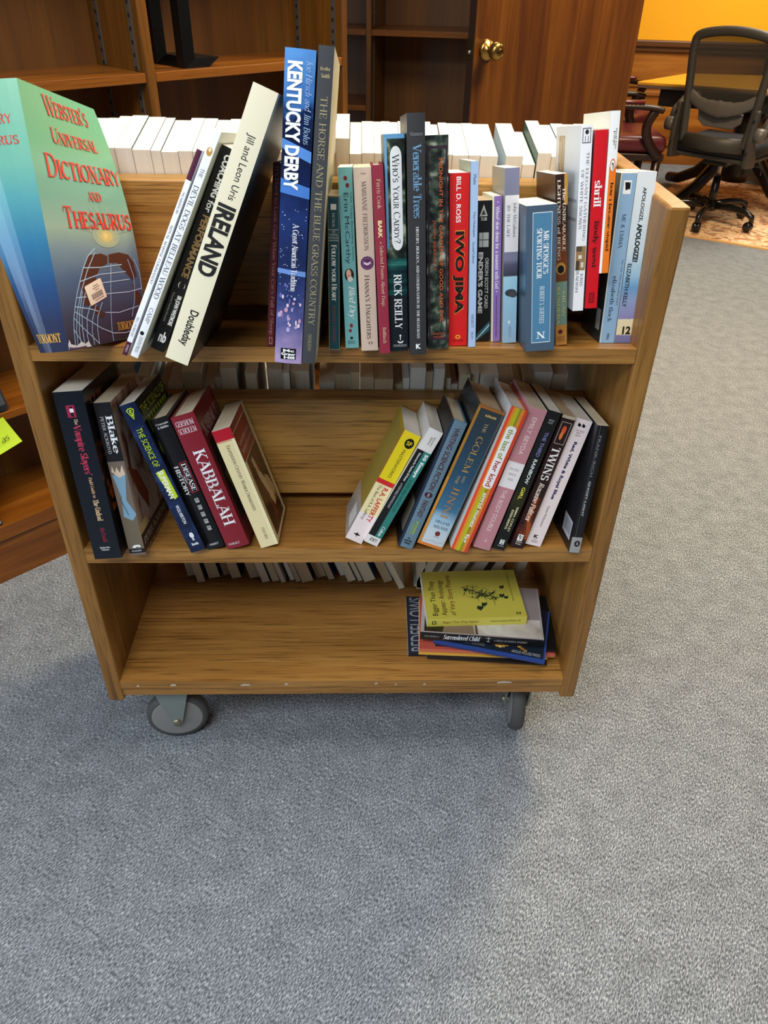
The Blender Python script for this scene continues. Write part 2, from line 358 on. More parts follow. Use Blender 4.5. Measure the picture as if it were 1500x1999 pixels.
for s0, s1 in ((-.826, -.25), (-.226, .562), (.586, 1.160)):
    for z in (.167, .463, .80, 1.142, 1.50, 1.84, 2.2):
        m = MB(); m.box(s0+.001, s1-.001, .001 if z > .2 else -.003, BD-.001, z-(.02 if z > .2 else .04), z); m.build('shelf', DARKX, bc, .0015)
for s, side in ((.562, -1), (.586, 1), (1.160, -1), (-.226, 1)):
    for y in (.035, .185):
        for z0, z1 in ((.17, .44), (.47, .775), (.805, 1.117), (1.145, 1.475)): standard(bc, s, y, z0, z1, side)

cb = empty('bookcase', loc=(.074, 2.40, 0), rz=R(-12))
tag(cb, 'shadowed wooden bookcase standing behind the open door, with bare shelves', 'bookcase')
for s0, s1 in ((-.78, -.76), (-.020, 0), (.42, .44)):
    m = MB(); m.box(s0, s1, 0, .30, 0, 2.25); m.build('upright', DARKZ, cb, .002)
m = MB(); m.box(-.78, .44, .30, .312, 0, 2.25); m.build('back_panel', DARKB, cb)
for s0, s1, zs in ((-.76, -.020, (.15, .50, .885, 1.142, 1.5, 1.85, 2.2)), (0, .42, (.15, .50, .80, 1.142, 1.5, 1.85, 2.2))):
    for z in zs:
        m = MB(); m.box(s0+.001, s1-.001, .001, .299, z-.02, z); m.build('shelf', DARKX, cb, .0015)
standard(cb, 0, .06, .82, 1.12, 1); standard(cb, 0, .06, 1.15, 1.48, 1)

# ------------------------------------------------------------------ open door
dr = empty('door_1', loc=(.419, 2.0, 0), rz=R(34.5)); struct(dr)
m = MB(); m.box(0, .85, 0, .036, .012, 2.05); m.build('door_leaf', DOORW, dr, .0015)
m = MB(); m.box(-.0012, 0, .0015, .0345, .013, 2.04); m.build('door_edge', mat('3a2418', .55), dr)
BR = mat('b08a4a', .25, 1.0, 'aged_brass')
ZK = 1.112
m = MB(); m.box(-.003, -.0012, .005, .031, ZK-.03, ZK+.03); m.build('latch_plate', mat('6a5432', .4, .9), dr, .001)
m = MB(); m.lathe([(.007, 0), (.007, .005), (.004, .009)], 12, 0, Matrix.Translation((-.003, .018, ZK-.006)) @ Matrix.Rotation(-PI/2, 4, 'Y')); m.build('latch_bolt', mat('b8b0a0', .3, .9), dr, 0, True)
kb = MB(); kb.lathe([(.033, 0), (.033, .004), (.027, .010), (.013, .014), (.0125, .026), (.018, .030), (.026, .037), (.0285, .048), (.026, .058), (.019, .064), (.010, .066)], 32, 0,
         Matrix.Translation((.058, 0, ZK)) @ Matrix.Rotation(PI/2, 4, 'X'))
ko = kb.build('door_knob', BR, dr, 0, True)
kk = MB(); kk.lathe([(.009, 0), (.009, .004), (.007, .005)], 16, 0, Matrix.Translation((.058, -.066, ZK)) @ Matrix.Rotation(PI/2, 4, 'X')); kk.build('key_cylinder', mat('7a5a2a', .3, 1.0), ko, 0, True)

# ------------------------------------------------------------------ rug, table, chairs in the office beyond
RUGC = mat_noise('faded_rug_pattern', [(.30, '7a7c78'), (.38, 'b8744c'), (.44, 'dcae80'), (.52, 'ecd0a8'), (.59, 'd69a70'), (.66, '94684a')], 9, 8, (1, 1, 1), .95, distort=1.6, bump=.15)
ra, rb = Vector((.83, -.558, 0)).normalized(), Vector((.558, .83, 0)).normalized()
nl = Vector((2.025, 3.774, 0))-ra*.42
rug = empty('rug', loc=nl, rz=math.atan2(ra.y, ra.x)); tag(rug, 'faded orange and cream patterned rug under the office chair and table', 'rug')
m = MB(); m.box(.02, 2.6, .02, 1.64, 0, .008); m.build('rug_field', RUGC, rug)
m = MB(); m.box(0, 2.62, 0, .02, 0, .009); m.box(0, 2.62, 1.64, 1.66, 0, .009); m.box(0, .02, .02, 1.64, 0, .009); m.box(2.6, 2.62, .02, 1.64, 0, .009); m.build('rug_binding', mat('e0a868', .9), rug)

BLKW = mat('1c130c', .35, name='dark_table_wood')
tb = empty('table', loc=(2.62, 4.60, .009)); tag(tb, 'wooden meeting table with honey coloured top behind the black office chair', 'table')
poly = [(1.802, 4.526), (2.077, 4.401), (2.489, 4.222), (2.95, 4.02), (3.28, 4.22), (3.40, 4.62), (3.20, 4.88), (2.79, 4.961), (2.286, 5.01)]
poly = [(x-2.62, y-4.60) for x, y in poly]
m = MB(); m.prism(poly, .722, .74); m.build('tabletop', mat('e0a02c', .25, name='honey_tabletop'), tb, .004)
m = MB(); m.prism([(x*.995, y*.995) for x, y in poly], .705, .722); m.build('top_edge', mat('6a5a50', .3), tb, .003)
m = MB(); m.prism([(x*.80, y*.80) for x, y in poly], .60, .705); m.build('apron', BLKW, tb)
m = MB(); m.lathe([(.09, .14), (.10, .2), (.07, .3), (.08, .5), (.11, .6)], 20, 0); m.build('pedestal', BLKW, tb, 0, True)
for k in range(4):
    a = R(25+90*k); d = Vector((math.cos(a), math.sin(a), 0))
    m = MB(); m.tube([d*.05+Vector((0, 0, .38)), d*.18+Vector((0, 0, .27)), d*.34+Vector((0, 0, .13)), d*.50+Vector((0, 0, .055)), d*.60+Vector((0, 0, .045))], [.045, .045, .04, .036, .033], 10)
    m.build('curved_leg', BLKW, tb, 0, True)

PLA = mat('3a342d', .5, name='chair_plastic'); PLG = mat('57504a', .45, name='chair_plastic_light'); SEATF = mat('1b1a1c', .85, name='chair_seat_fabric'); BLKM = mat('141110', .25, name='chair_base_black'); CHR = mat('9a948c', .25, .9, 'gas_lift_steel')
def mesh_mat():
    m, nt, b = mk('chair_back_mesh'); b.inputs['Base Color'].default_value = lin('2a251f'); b.inputs['Roughness'].default_value = .8
    tr = nt.nodes.new('ShaderNodeBsdfTransparent'); mx = nt.nodes.new('ShaderNodeMixShader'); mx.inputs[0].default_value = .86
    nt.links.new(tr.outputs[0], mx.inputs[1]); nt.links.new(b.outputs[0], mx.inputs[2]); nt.links.new(mx.outputs[0], nt.nodes['Material Output'].inputs[0]); return m
MESHM = mesh_mat()
def bez(pts, n=6):
    """smooth closed or open curve through points (Catmull-Rom)"""
    P = [Vector(p) for p in pts]; out = []
    for i in range(len(P)-1):
        p0 = P[max(0, i-1)]; p1 = P[i]; p2 = P[i+1]; p3 = P[min(len(P)-1, i+2)]
        for k in range(n):
            t = k/n; out.append(.5*((2*p1)+(p2-p0)*t+(2*p0-5*p1+4*p2-p3)*t*t+(3*p1-p0-3*p2+p3)*t**3))
    out.append(P[-1]); return out
def office_chair(loc, rz, label):
    """local frame: +x right, +y forward, back rest at -y"""
    t = empty('office_chair', loc=loc, rz=rz); tag(t, label, 'chair', 'black office chairs at the table')
    yb = lambda z: -.215-.06*max(0, (z-.50))/.55 + .02*math.sin((z-.45)*4)
    loop = [(-.195, .46), (-.212, .60), (-.228, .78), (-.236, .93), (-.20, .985), (0, 1.008), (.20, .985), (.236, .93), (.228, .78), (.212, .60), (.195, .46)]
    fr = bez([(x, yb(z), z) for x, z in loop], 6)
    m = MB(); m.tube(fr, .030, 12, 0, (.8, .8)); m.tube([(-.20, yb(.46), .47), (0, yb(.45)-.015, .462), (.20, yb(.46), .47)], .036, 12, 0, (1.1, .6))
    bf = m.build('back_frame', PLA, t, 0, True)
    m = MB(); m.tube(bez([(-.215, yb(.68), .70), (-.12, yb(.66)-.012, .655), (0, yb(.65)-.018, .64), (.12, yb(.66)-.012, .655), (.215, yb(.68), .70)]), [.03]*6+[.034]*3+[.04]*3+[.046]+[.04]*3+[.034]*3+[.03]*6, 12, 0, (1.0, .4)); m.build('cross_bar', PLG, bf, 0, True)
    m = MB()
    zs = [.66+.345*k/8 for k in range(9)]
    for k in range(8):
        z0, z1 = zs[k], zs[k+1]
        for j in range(6):
            xa, xb = [(-1+2*q/6) for q in (j, j+1)]; w0 = .215+.015*min(1, (z0-.6)/.25); w1 = .215+.015*min(1, (z1-.6)/.25)
            if z1 > 1.0: w1 = .19
            if z0 > 1.0: w0 = .19
            bow = lambda x: .03*(1-x*x)
            m.face([(xa*w0, yb(z0)+bow(xa)-.012, z0), (xb*w0, yb(z0)+bow(xb)-.012, z0), (xb*w1, yb(z1)+bow(xb)-.012, z1), (xa*w1, yb(z1)+bow(xa)-.012, z1)])
    m.build('back_mesh', MESHM, t, 0, True)
    m = MB(); pl = [(x, z) for x, z in [(-.14, .625), (-.135, .575), (-.09, .545), (.09, .545), (.135, .575), (.14, .625)]]
    m.prism(pl, -.012, .012, 0, Matrix.Translation((0, yb(.57)+.02, 0)) @ Matrix.Rotation(PI/2, 4, 'X')); m.build('lumbar_pad', PLG, t, .006)
    m = MB(); m.box(-.255, .255, -.20, .26, .40, .47); st = m.build('seat', SEATF, t, .03, True, 4)
    m = MB(); m.box(-.24, .24, -.19, .25, .375, .40); m.build('seat_pan', PLA, st, .01)
    for s in (-1, 1):
        m = MB(); m.prism([(-.26, .37), (-.12, .36), (-.12, .40), (-.20, .50), (-.235, .66), (-.27, .66), (-.28, .5)], -.015, .015, 0, Matrix.Translation((s*.245, 0, 0)) @ Matrix.Rotation(PI/2, 4, 'Z') @ Matrix.Rotation(PI/2, 4, 'X'))
        br = m.build('side_bracket', PLA, t, .008)
        for z in (.45, .61):
            m = MB(); m.lathe([(.008, 0), (.008, .003)], 10, 0, Matrix.Translation((s*.245, -.279+.0, z)) @ Matrix.Rotation(PI/2, 4, 'X')); m.build('bolt', SLOT, br)
        m = MB(); m.lathe([(.035, -.03), (.037, 0), (.035, .03)], 18, 0, Matrix.Translation((s*.285, -.235, .54)) @ Matrix.Rotation(PI/2, 4, 'Y')); ar = m.build('armrest', PLG, t, 0, True)
        m = MB(); m.tube([(s*.285, -.235, .54), (s*.30, -.17, .61), (s*.30, -.05, .655), (s*.30, .09, .66)], [.022, .026, .03, .028], 10, 0, (.7, 1.1)); m.build('arm_pad', PLA, ar, 0, True)
    m = MB(); m.lathe([(.014, .26), (.014, .38)], 14); m.build('gas_lift', CHR, t, 0, True)
    m = MB(); m.lathe([(.027, .07), (.024, .265)], 14); m.build('lift_cover', BLKM, t, 0, True)
    m = MB(); m.box(-.08, .08, -.1, .1, .335, .378); m.build('tilt_mechanism', BLKM, t, .01)
    m = MB(); m.tube([(.07, 0, .35), (.24, .02, .345), (.25, .03, .33), (.255, .03, .30)], .004, 8); m.build('tilt_lever', BLKM, t, 0, True)
    m = MB(); m.lathe([(.04, .075), (.045, .10), (.035, .125)], 16); m.build('base_hub', BLKM, t, 0, True)
    for k in range(5):
        a = R(-78+72*k); d = Vector((math.cos(a), math.sin(a), 0))
        m = MB(); m.tube([d*.03+Vector((0, 0, .105)), d*.15+Vector((0, 0, .11)), d*.25+Vector((0, 0, .105)), d*.30+Vector((0, 0, .085)), d*.305+Vector((0, 0, .055))], [.022, .02, .018, .018, .016], 10); lg = m.build('base_leg', BLKM, t, 0, True)
        sd = Vector((-d.y, d.x, 0)); cm = MB()
        Mx = Matrix(((sd.x, d.x, 0, d.x*.29), (sd.y, d.y, 0, d.y*.29), (0, 0, 1, .030), (0, 0, 0, 1))) @ Matrix.Rotation(PI/2, 4, 'Y')
        cm.lathe([(.018, -.026), (.027, -.02), (.029, -.004), (.022, 0), (.029, .004), (.027, .02), (.018, .026)], 16, 0, Mx); cm.build('caster', BLKM, lg, 0, True)
    t.scale = (.96, .96, 1.05); return t
office_chair((2.27, 4.06, .010), R(-46), 'black mesh-back office chair with its back to the cart, on the rug')
office_chair((3.22, 5.20, .0095), R(172), 'black office chair beyond the table, only part of its wheeled base in view')

LEA = mat('5a1c22', .3, name='burgundy_leather'); LEGW = mat('2a1409', .3, name='chair_dark_wood'); NAIL = mat('c8a060', .3, .9, 'brass_nail')
def leather_chair(loc, rz, label):
    """local +y forward"""
    t = empty('armchair', loc=loc, rz=rz); tag(t, label, 'chair', 'burgundy leather armchairs at the table')
    m = MB(); m.box(-.26, .26, -.24, .27, .40, .50); m.build('seat', LEA, t, .035, True, 4)
    m = MB(); m.box(-.265, .265, -.245, .265, .36, .402); m.build('seat_rail', LEGW, t, .006)
    m = MB(); m.box(-.26, .26, -.31, -.23, .48, .78); b_ = m.build('backrest', LEA, t, .035, True, 4)
    m = MB(); m.tube([(-.27, -.30, .80), (0, -.31, .82), (.27, -.30, .80)], .05, 14); m.build('rolled_top', LEA, b_, 0, True)
    for s in (-1, 1):
        m = MB(); m.tube(bez([(s*.285, -.26, .66), (s*.29, -.05, .665), (s*.29, .12, .66), (s*.29, .20, .645)]), .026, 10, 0, (.7, 1.2)); am = m.build('arm', LEGW, t, 0, True)
        m = MB(); m.tube([(s*.288, -.22, .685), (s*.29, .08, .685)], .022, 10, 0, (.6, 1.1)); m.build('arm_pad', LEA, am, 0, True)
        m = MB()
        for k in range(12): m.lathe([(.005, 0), (.003, .003)], 6, 0, Matrix.Translation((s*(.29+.024), -.2+.024*k, .672)) @ Matrix.Rotation(s*PI/2, 4, 'Y'))
        m.build('nailheads', NAIL, am, 0, True)
        m = MB(); m.tube(bez([(s*.285, .16, .65), (s*.29, .12, .56), (s*.28, .15, .47), (s*.265, .23, .38)]), .024, 10, 0, (1.2, .8)); m.build('arm_post', LEGW, t, 0, True)
        for y, dy in ((.23, .0), (-.24, -.07)):
            m = MB(); m.tube([(s*.24, y, .38), (s*.238, y+dy*.3, .2), (s*.235, y+dy, 0)], [.028, .024, .018], 10); m.build('leg', LEGW, t, 0, True)
    return t
leather_chair((1.66, 4.33, .0095), R(-96), 'burgundy leather armchair with dark wooden arm, half hidden behind the open door')
leather_chair((1.78, 5.12, 0), R(-130), 'burgundy leather armchair on the far side of the table, only its rolled back showing')

# ------------------------------------------------------------------ the book cart
Z1, Z2, Z3, ZT, ZB = .9143, .5512, .2247, 1.1096, .1703
SLOPE = R(10); HW = .43; CD = .40; YD0, YD1 = .174, .214
ct = empty('book_cart', loc=(0, 0, 0)); tag(ct, 'double-sided oak library book cart on casters, full of books, in the middle of the carpet', 'book cart')
for s in (-1, 1):
    m = MB(); x0, x1 = (HW, HW+.030) if s > 0 else (-HW-.030, -HW); m.box(x0, x1, 0, CD, ZB, ZT); m.build('end_panel', OAK_Z, ct, .004)
ta = math.tan(SLOPE)
for z, th in ((Z1, .023), (Z2, .030)):
    sh = MB()
    for y0, y1, za, zb in ((0, (YD0+YD1)/2, z, z-(YD0+YD1)/2*ta), ((YD0+YD1)/2, CD-.01, z-(YD0+YD1)/2*ta, z-.002)):
        P = [(-HW, y0, za), (HW, y0, za), (HW, y1, zb), (-HW, y1, zb)]
        lo = [(x, y, q-th) for x, y, q in P]
        i = len(sh.v); sh.v += P+lo
        for q in ((0,1,2,3),(7,6,5,4),(0,4,5,1),(1,5,6,2),(2,6,7,3),(3,7,4,0)): sh.f.append(tuple(i+k for k in q)); sh.m.append(0)
    sh.build('sloping_shelf', OAK_X, ct)
for z0, z1 in ((.908, 1.096), (.545, .742)):
    m = MB(); m.box(-HW, HW, YD0, YD1, z0, z1); m.build('divider_board', OAK_DIV, ct, .002)
m = MB(); m.box(-HW, HW, 0, CD, Z3-.019, Z3)
rs = random.Random(3)
for sx, sl in ((-.40, .006), (-.335, .012), (-.20, .02), (-.115, .008), (.06, .007), (.10, .004), (.155, .006), (.30, .03)):   # scuffs on the front edge
    z0 = Z3-.013+rs.uniform(-.002, .003); m.face([(sx, -.0003, z0), (sx+sl, -.0003, z0+.001), (sx+sl*.9, -.0003, z0+.0045), (sx+sl*.4, -.0003, z0+.0055), (sx+.001, -.0003, z0+.003)], 1)
m.build('bottom_shelf', [OAK_X, mat('c8bca8', .8, name='scuffed_edge')], ct)
m = MB(); m.box(-HW, HW, .004, .024, .183, Z3-.019); m.box(-HW, HW, CD-.024, CD-.004, .183, Z3-.019); m.build('bottom_rail', OAK_X, ct)
TIRE = mat('4e4b48', .7, name='caster_rubber'); WHL = mat('8a8681', .5, name='caster_disc'); ZINC = mat('8c938d', .4, .3, 'caster_fork')
def caster(x, y, ang):
    fk = MB(); M0 = Matrix.Translation((x, y, 0)) @ Matrix.Rotation(ang, 4, 'Z')
    for sd in (-1, 1):
        fk.prism([(-.009, .053), (.009, .053), (.015, .075), (.036, .165), (-.036, .165), (-.015, .075)], sd*.024-.002, sd*.024+.002, 0, M0 @ Matrix.Rotation(PI/2, 4, 'X'))
    fk.box(-.045, .045, -.036, .036, .163, .1675, 0, M0)
    fo = fk.build('caster_fork', ZINC, ct, .001)
    wm = MB(); Mw = M0 @ Matrix.Translation((0, 0, .0635)) @ Matrix.Rotation(PI/2, 4, 'X')
    wm.lathe([(.052, -.014), (.060, -.0135), (.0635, -.006), (.0635, .006), (.060, .0135), (.052, .014)], 40, 0, Mw)
    wo = wm.build('caster_wheel', TIRE, ct, 0, True)
    wm = MB(); wm.lathe([(.008, -.017), (.05, -.0145), (.0525, -.0142), (.0525, .0142), (.05, .0145), (.008, .017)], 40, 0, Mw); wm.build('wheel_disc', WHL, wo, 0, True)
    wm = MB(); wm.lathe([(.007, -.031), (.009, -.028), (.009, .028), (.007, .031)], 12, 0, Mw); wm.build('axle_bolt', mat('a59c84', .35, .8), fo, 0, True)
caster(-.352, .060, R(6)); caster(.370, .088, R(84)); caster(-.36, .33, R(20)); caster(.36, .33, R(70))

# ------------------------------------------------------------------ books
def mat_pages(name, col, dark):
    return mat_noise(name, [(.30, dark), (.55, col)], 1.0, 2, (2600, 3, 3), .85)
PAGES = {'w': mat_pages('page_paper_white', 'e9e4d6', 'd9d2c2'), 'c': mat_pages('page_paper_cream', 'dccfb2', 'c6b797'), 't': mat_pages('page_paper_tan', 'c2a884', 'a9916c')}
def m_(x, rough=.4): return mat(x, rough) if isinstance(x, str) else x
def axes(slope, th, psi):
    ex = Vector((1, 0, 0)); ey = Vector((0, math.cos(slope), -math.sin(slope))); ez = Vector((0, math.sin(slope), math.cos(slope)))
    dx = ex*math.cos(psi)+ey*math.sin(psi); dy = -ex*math.sin(psi)+ey*math.cos(psi)
    return dx*math.cos(th)-ez*math.sin(th), dy, dx*math.sin(th)+ez*math.cos(th), ey, ez
def frame_m(a, d, c, o): return Matrix(((a.x, d.x, c.x, o.x), (a.y, d.y, c.y, o.y), (a.z, d.z, c.z, o.z), (0, 0, 0, 1)))
def book(M, T, H, D, label, hard=False, spine='808080', front=None, back=None, prints=(), texts=(), fprints=(), ftexts=(), bprints=(), btexts=(), pages='w', group=None, bulge=None, rough=.38, name=None, warp=None):
    root = empty(name or ('hardcover_book' if hard else 'paperback_book'), M); tag(root, label, 'book', group)
    spine = m_(spine, rough); front = m_(front, rough) if front is not None else spine; back = m_(back, rough) if back is not None else front
    mats = [spine, front, back, PAGES['w']]
    if hard: mats[3] = spine
    def mid(m):
        m = m_(m, rough)
        if m not in mats: mats.append(m)
        return mats.index(m)
    b = (.10*T if hard else .00035) if bulge is None else bulge*T
    tc = .0024 if hard else .0005; ov = .003 if hard else .0004
    sy = lambda x: -b*(1-min(1, (2*x/T)**2))
    N = 8
    kn = [sy(-T/2+T*k/N) for k in range(N+1)]
    def syl(x):
        f = max(0, min(N-1e-6, (x/T+.5)*N)); k = int(f); return kn[k]+(kn[k+1]-kn[k])*(f-k)
    cv = MB()
    outer = [(-T/2, D)]+[(-T/2+T*k/N, sy(-T/2+T*k/N)) for k in range(N+1)]+[(T/2, D)]
    inner = [(-T/2+tc, D)]+[(max(-T/2+tc, min(T/2-tc, -T/2+T*k/N)), sy(-T/2+T*k/N)+tc) for k in range(N+1)]+[(T/2-tc, D)]
    for k in range(len(outer)-1):
        o0, o1, i0, i1 = outer[k], outer[k+1], inner[k], inner[k+1]
        mi = 2 if k == 0 else (1 if k == len(outer)-2 else 0)
        cv.face([(*o0, 0), (*o1, 0), (*o1, H), (*o0, H)], mi); cv.face([(*i1, 0), (*i0, 0), (*i0, H), (*i1, H)], 3)
        cv.face([(*o0, H), (*o1, H), (*i1, H), (*i0, H)], mi if hard else 3); cv.face([(*i0, 0), (*i1, 0), (*o1, 0), (*o0, 0)], mi)
    for q in (0, -1):
        o, i = outer[q], inner[q]; cv.face([(*o, 0), (*i, 0), (*i, H), (*o, H)], 3)
    lay = [0]
    def sp(u, w, e=1): x = (u-.5)*T; return (x, syl(x)-EPS*e, H*(1-w))
    def clip(P, lim, keep_above):
        out = []
        for (u0, w0), (u1, w1) in zip(P, P[1:]+P[:1]):
            i0 = (u0 >= lim-1e-9) if keep_above else (u0 <= lim+1e-9); i1 = (u1 >= lim-1e-9) if keep_above else (u1 <= lim+1e-9)
            if i0: out.append((u0, w0))
            if i0 != i1: t = (lim-u0)/(u1-u0); out.append((lim, w0+(w1-w0)*t))
        return out
    for pr in prints:
        lay[0] += .04
        P = list(pr[0]) if isinstance(pr[0], (list, tuple)) else [(pr[0], pr[3]), (pr[1], pr[3]), (pr[1], pr[2]), (pr[0], pr[2])]
        ua, ub = min(q[0] for q in P), max(q[0] for q in P)
        for k in range(N):
            if (k+1)/N <= ua or k/N >= ub: continue
            Q = clip(clip(P, k/N, True), (k+1)/N, False)
            if len(Q) > 2: cv.face([sp(u, ww, 1+lay[0]) for u, ww in Q], mid(pr[-1]))
    for side, lst in ((1, fprints), (-1, bprints)):
        for j, pr in enumerate(lst):
            X = side*(T/2+EPS*(1+.025*j)); fp = lambda d, ww: (X, d*D, H*(1-ww))
            if isinstance(pr[0], (list, tuple)): pts = [fp(d, ww) for d, ww in pr[0]]
            else: d0, d1, w0, w1, _m = pr; pts = [fp(d0, w1), fp(d1, w1), fp(d1, w0), fp(d0, w0)]
            cv.face(pts, mid(pr[-1]))
    cv.build('cover', mats, root)
    pg = MB(); fo = .004 if hard else .0006
    pg.box(-T/2+tc+.0001, T/2-tc-.0001, tc+.0006, D-fo, ov, H-ov); pg.build('page_block', PAGES[pages], root)
    def put(lst, kind):
        for ti, t in enumerate(lst):
            s, font, col, u0, u1, w0, w1 = t[:7]; di = t[7] if len(t) > 7 else 'd'; nm = t[8] if len(t) > 8 else 'title_lettering'
            mb = MB()
            if kind == 'spine':
                e = 1.4+lay[0]+ti*.15
                x0, x1, z0, z1 = (u0-.5)*T, (u1-.5)*T, H*(1-w0), H*(1-w1)
                if di == 'd': place_text(mb, s, font, (x0, 0, z0), (0, 0, z1-z0), (x1-x0, 0, 0))
                else: place_text(mb, s, font, (x0, 0, z1), (x1-x0, 0, 0), (0, 0, z0-z1))
            else:
                sd = 1 if kind == 'front' else -1
                X = sd*(T/2+EPS*(1.4+.025*max(len(fprints), len(bprints))+.1*ti)); y0, y1, z0, z1 = u0*D, u1*D, H*(1-w0), H*(1-w1)
                if kind == 'back': y0, y1 = y1, y0
                if di == 'h': place_text(mb, s, font, (X, y0, z1), (0, y1-y0, 0), (0, 0, z0-z1))
                else: place_text(mb, s, font, (X, y0, z0), (0, 0, z1-z0), (0, y1-y0, 0))
            to = mb.build(nm, m_(col, .45), root)
            if kind == 'spine':
                bm = bmesh.new(); bm.from_mesh(to.data)
                if b > .0004:
                    for k in range(1, N):
                        bmesh.ops.bisect_plane(bm, geom=bm.verts[:]+bm.edges[:]+bm.faces[:], plane_co=(-T/2+T*k/N, 0, 0), plane_no=(1, 0, 0))
                for vv in bm.verts: vv.co.y = syl(vv.co.x)-EPS*e
                bm.to_mesh(to.data); bm.free()
    put(texts, 'spine'); put(ftexts, 'front'); put(btexts, 'back')
    if warp:   # a limp book whose jacket and block are out of square
        for o in root.children:
            bm = bmesh.new(); bm.from_mesh(o.data)
            if not o.name.startswith(('cover', 'page')):
                for vv in bm.verts: vv.co.x += EPS*1.2*(vv.co.y > .001); vv.co.y -= EPS*1.2*(vv.co.y < .001)
            for ax, n_, L_ in ((1, 14, D), (2, 18, H)):
                for k in range(1, n_):
                    co = [0, 0, 0]; co[ax] = L_*k/n_; no = [0, 0, 0]; no[ax] = 1
                    bmesh.ops.bisect_plane(bm, geom=bm.verts[:]+bm.edges[:]+bm.faces[:], plane_co=co, plane_no=no)
            for vv in bm.verts: vv.co = warp(vv.co)
            bm.to_mesh(o.data); bm.free()
    return root
AU, PB = 'author_lettering', 'publisher_mark'
# x along the shelf, distance in from the front edge, lean, thickness, height, turn, lift above the shelf
BK = {
 'warrior': (-0.2816, -0.0547, 0.4567, 0.0068, 0.2781, 0.0001, -0),
 'devil': (-0.2654, -0.0681, 0.4531, 0.0104, 0.3005, 0, -0),
 'coaching': (-0.2425, -0.0365, 0.437, 0.0185, 0.2755, 0, -0),
 'ireland': (-0.2018, -0.1034, 0.402, 0.0307, 0.3359, -0.022, -0),
 'sheep': (-0.0932, 0.0007, 0.0876, 0.0102, 0.2374, -0, -0),
 'kentucky': (-0.0605, -0.0917, 0.0819, 0.0358, 0.3537, 0.0001, -0),
 'horse': (-0.0337, -0.0905, 0.0865, 0.0182, 0.358, 0, -0),
 'follow': (-0.0022, -0.0194, 0.0081, 0.0156, 0.1996, -0.0002, -0),
 'bled': (0.0225, -0.0054, -0.0357, 0.0192, 0.2323, -0.0001, -0),
 'hanna': (0.0471, -0.0203, -0.0469, 0.0237, 0.2328, -0.0002, -0),
 'bark': (0.0677, -0.0348, -0.0532, 0.0148, 0.2364, 0, -0),
 'caddy': (0.0878, -0.0224, -0.0449, 0.0265, 0.2712, -0.0001, -0),
 'trees': (0.1132, -0.0405, -0.0417, 0.0229, 0.2942, 0, -0),
 'midnight': (0.1437, -0.0063, -0.0491, 0.0301, 0.2705, -0.0002, -0),
 'iwo': (0.1732, 0.0111, -0.0426, 0.0266, 0.2267, -0.0001, 0),
 'plato': (0.1928, 0.0048, -0.0458, 0.0102, 0.2414, -0, 0),
 'ender': (0.2129, 0.04, -0.0481, 0.0203, 0.1919, -0.0001, 0),
 'whoa': (0.2319, 0.0379, -0.0629, 0.0131, 0.198, -0.0001, 0),
 'lake': (0.2505, 0.0295, -0.0639, 0.0205, 0.2333, -0.0001, 0),
 'sponge': (0.2849, -0.0209, -0.0847, 0.0417, 0.1904, -0.0002, -0),
 'unbearable': (0.324, 0.0168, -0.1104, 0.0169, 0.2276, -0.0001, 0),
 'elegant': (0.3376, 0.0006, -0.0694, 0.0151, 0.2325, -0, 0.0524),
 'shrill': (0.3556, 0.0008, -0.0673, 0.0173, 0.2235, -0, 0.0559),
 'stupid': (0.367, 0.0009, -0.0589, 0.0129, 0.1976, -0, 0.1035),
 'emma': (0.3955, 0.0348, -0.0044, 0.0222, 0.2286, 0, 0),
 'apologize': (0.4211, 0.0351, -0.009, 0.0271, 0.2307, 0, 0),
 'vampire': (-0.378, -0.036, -0.0721, 0.0456, 0.2823, -0.0005, -0),
 'blake': (-0.3336, -0.023, -0.0811, 0.0269, 0.2621, -0.0001, -0),
 'superman': (-0.2356, -0.0152, -0.3215, 0.0265, 0.2675, -0.0001, -0),
 'disease': (-0.2078, -0.0037, -0.3, 0.0305, 0.238, -0.0005, -0),
 'kabbalah': (-0.1708, -0.0037, -0.2986, 0.0395, 0.2418, -0.0001, -0),
 'oxford': (-0.1192, 0.0007, -0.3081, 0.0315, 0.2171, 0, 0),
 'lafferty': (0.0214, 0.0145, 0.4575, 0.0311, 0.2166, -0, 0),
 'essays': (0.0506, 0.0055, 0.4706, 0.0252, 0.2284, -0.0001, 0),
 'writing': (0.1083, -0.0045, 0.3465, 0.0267, 0.238, 0.0002, -0),
 'golem': (0.1494, -0.0076, 0.3524, 0.0458, 0.2582, -0.0005, -0),
 'lastkind': (0.1986, -0.0168, 0.3143, 0.0298, 0.261, 0.0003, -0),
 'beyda': (0.2372, -0.0098, 0.288, 0.0297, 0.257, -0.0002, -0),
 'rainbow': (0.2662, -0.0092, 0.2817, 0.0216, 0.2528, -0, -0),
 'twins': (0.2978, -0.0032, 0.2661, 0.023, 0.2419, 0.0003, -0),
 'royal': (0.3269, 0.0028, 0.2644, 0.0285, 0.2328, -0, 0),
 'frank': (0.393, -0.0178, 0.0842, 0.018, 0.2259, 0.0002, -0),
}
SHELF_Z = {}
def shelf_book(key, z, label, depth=None, **kw):
    x, v, th, T, H, psi, lift = BK[key]
    a, d, c, ey, ez = axes(SLOPE, th, psi)
    depth = min(depth or .70*H, max(.095, .1385-v))
    T2 = T*.965
    o = Vector((x, 0, z))+ey*v+ez*(lift+T2/2*abs(math.sin(th))+.0006)
    return book(frame_m(a, d, c, o), T2, H, depth, label, **kw)
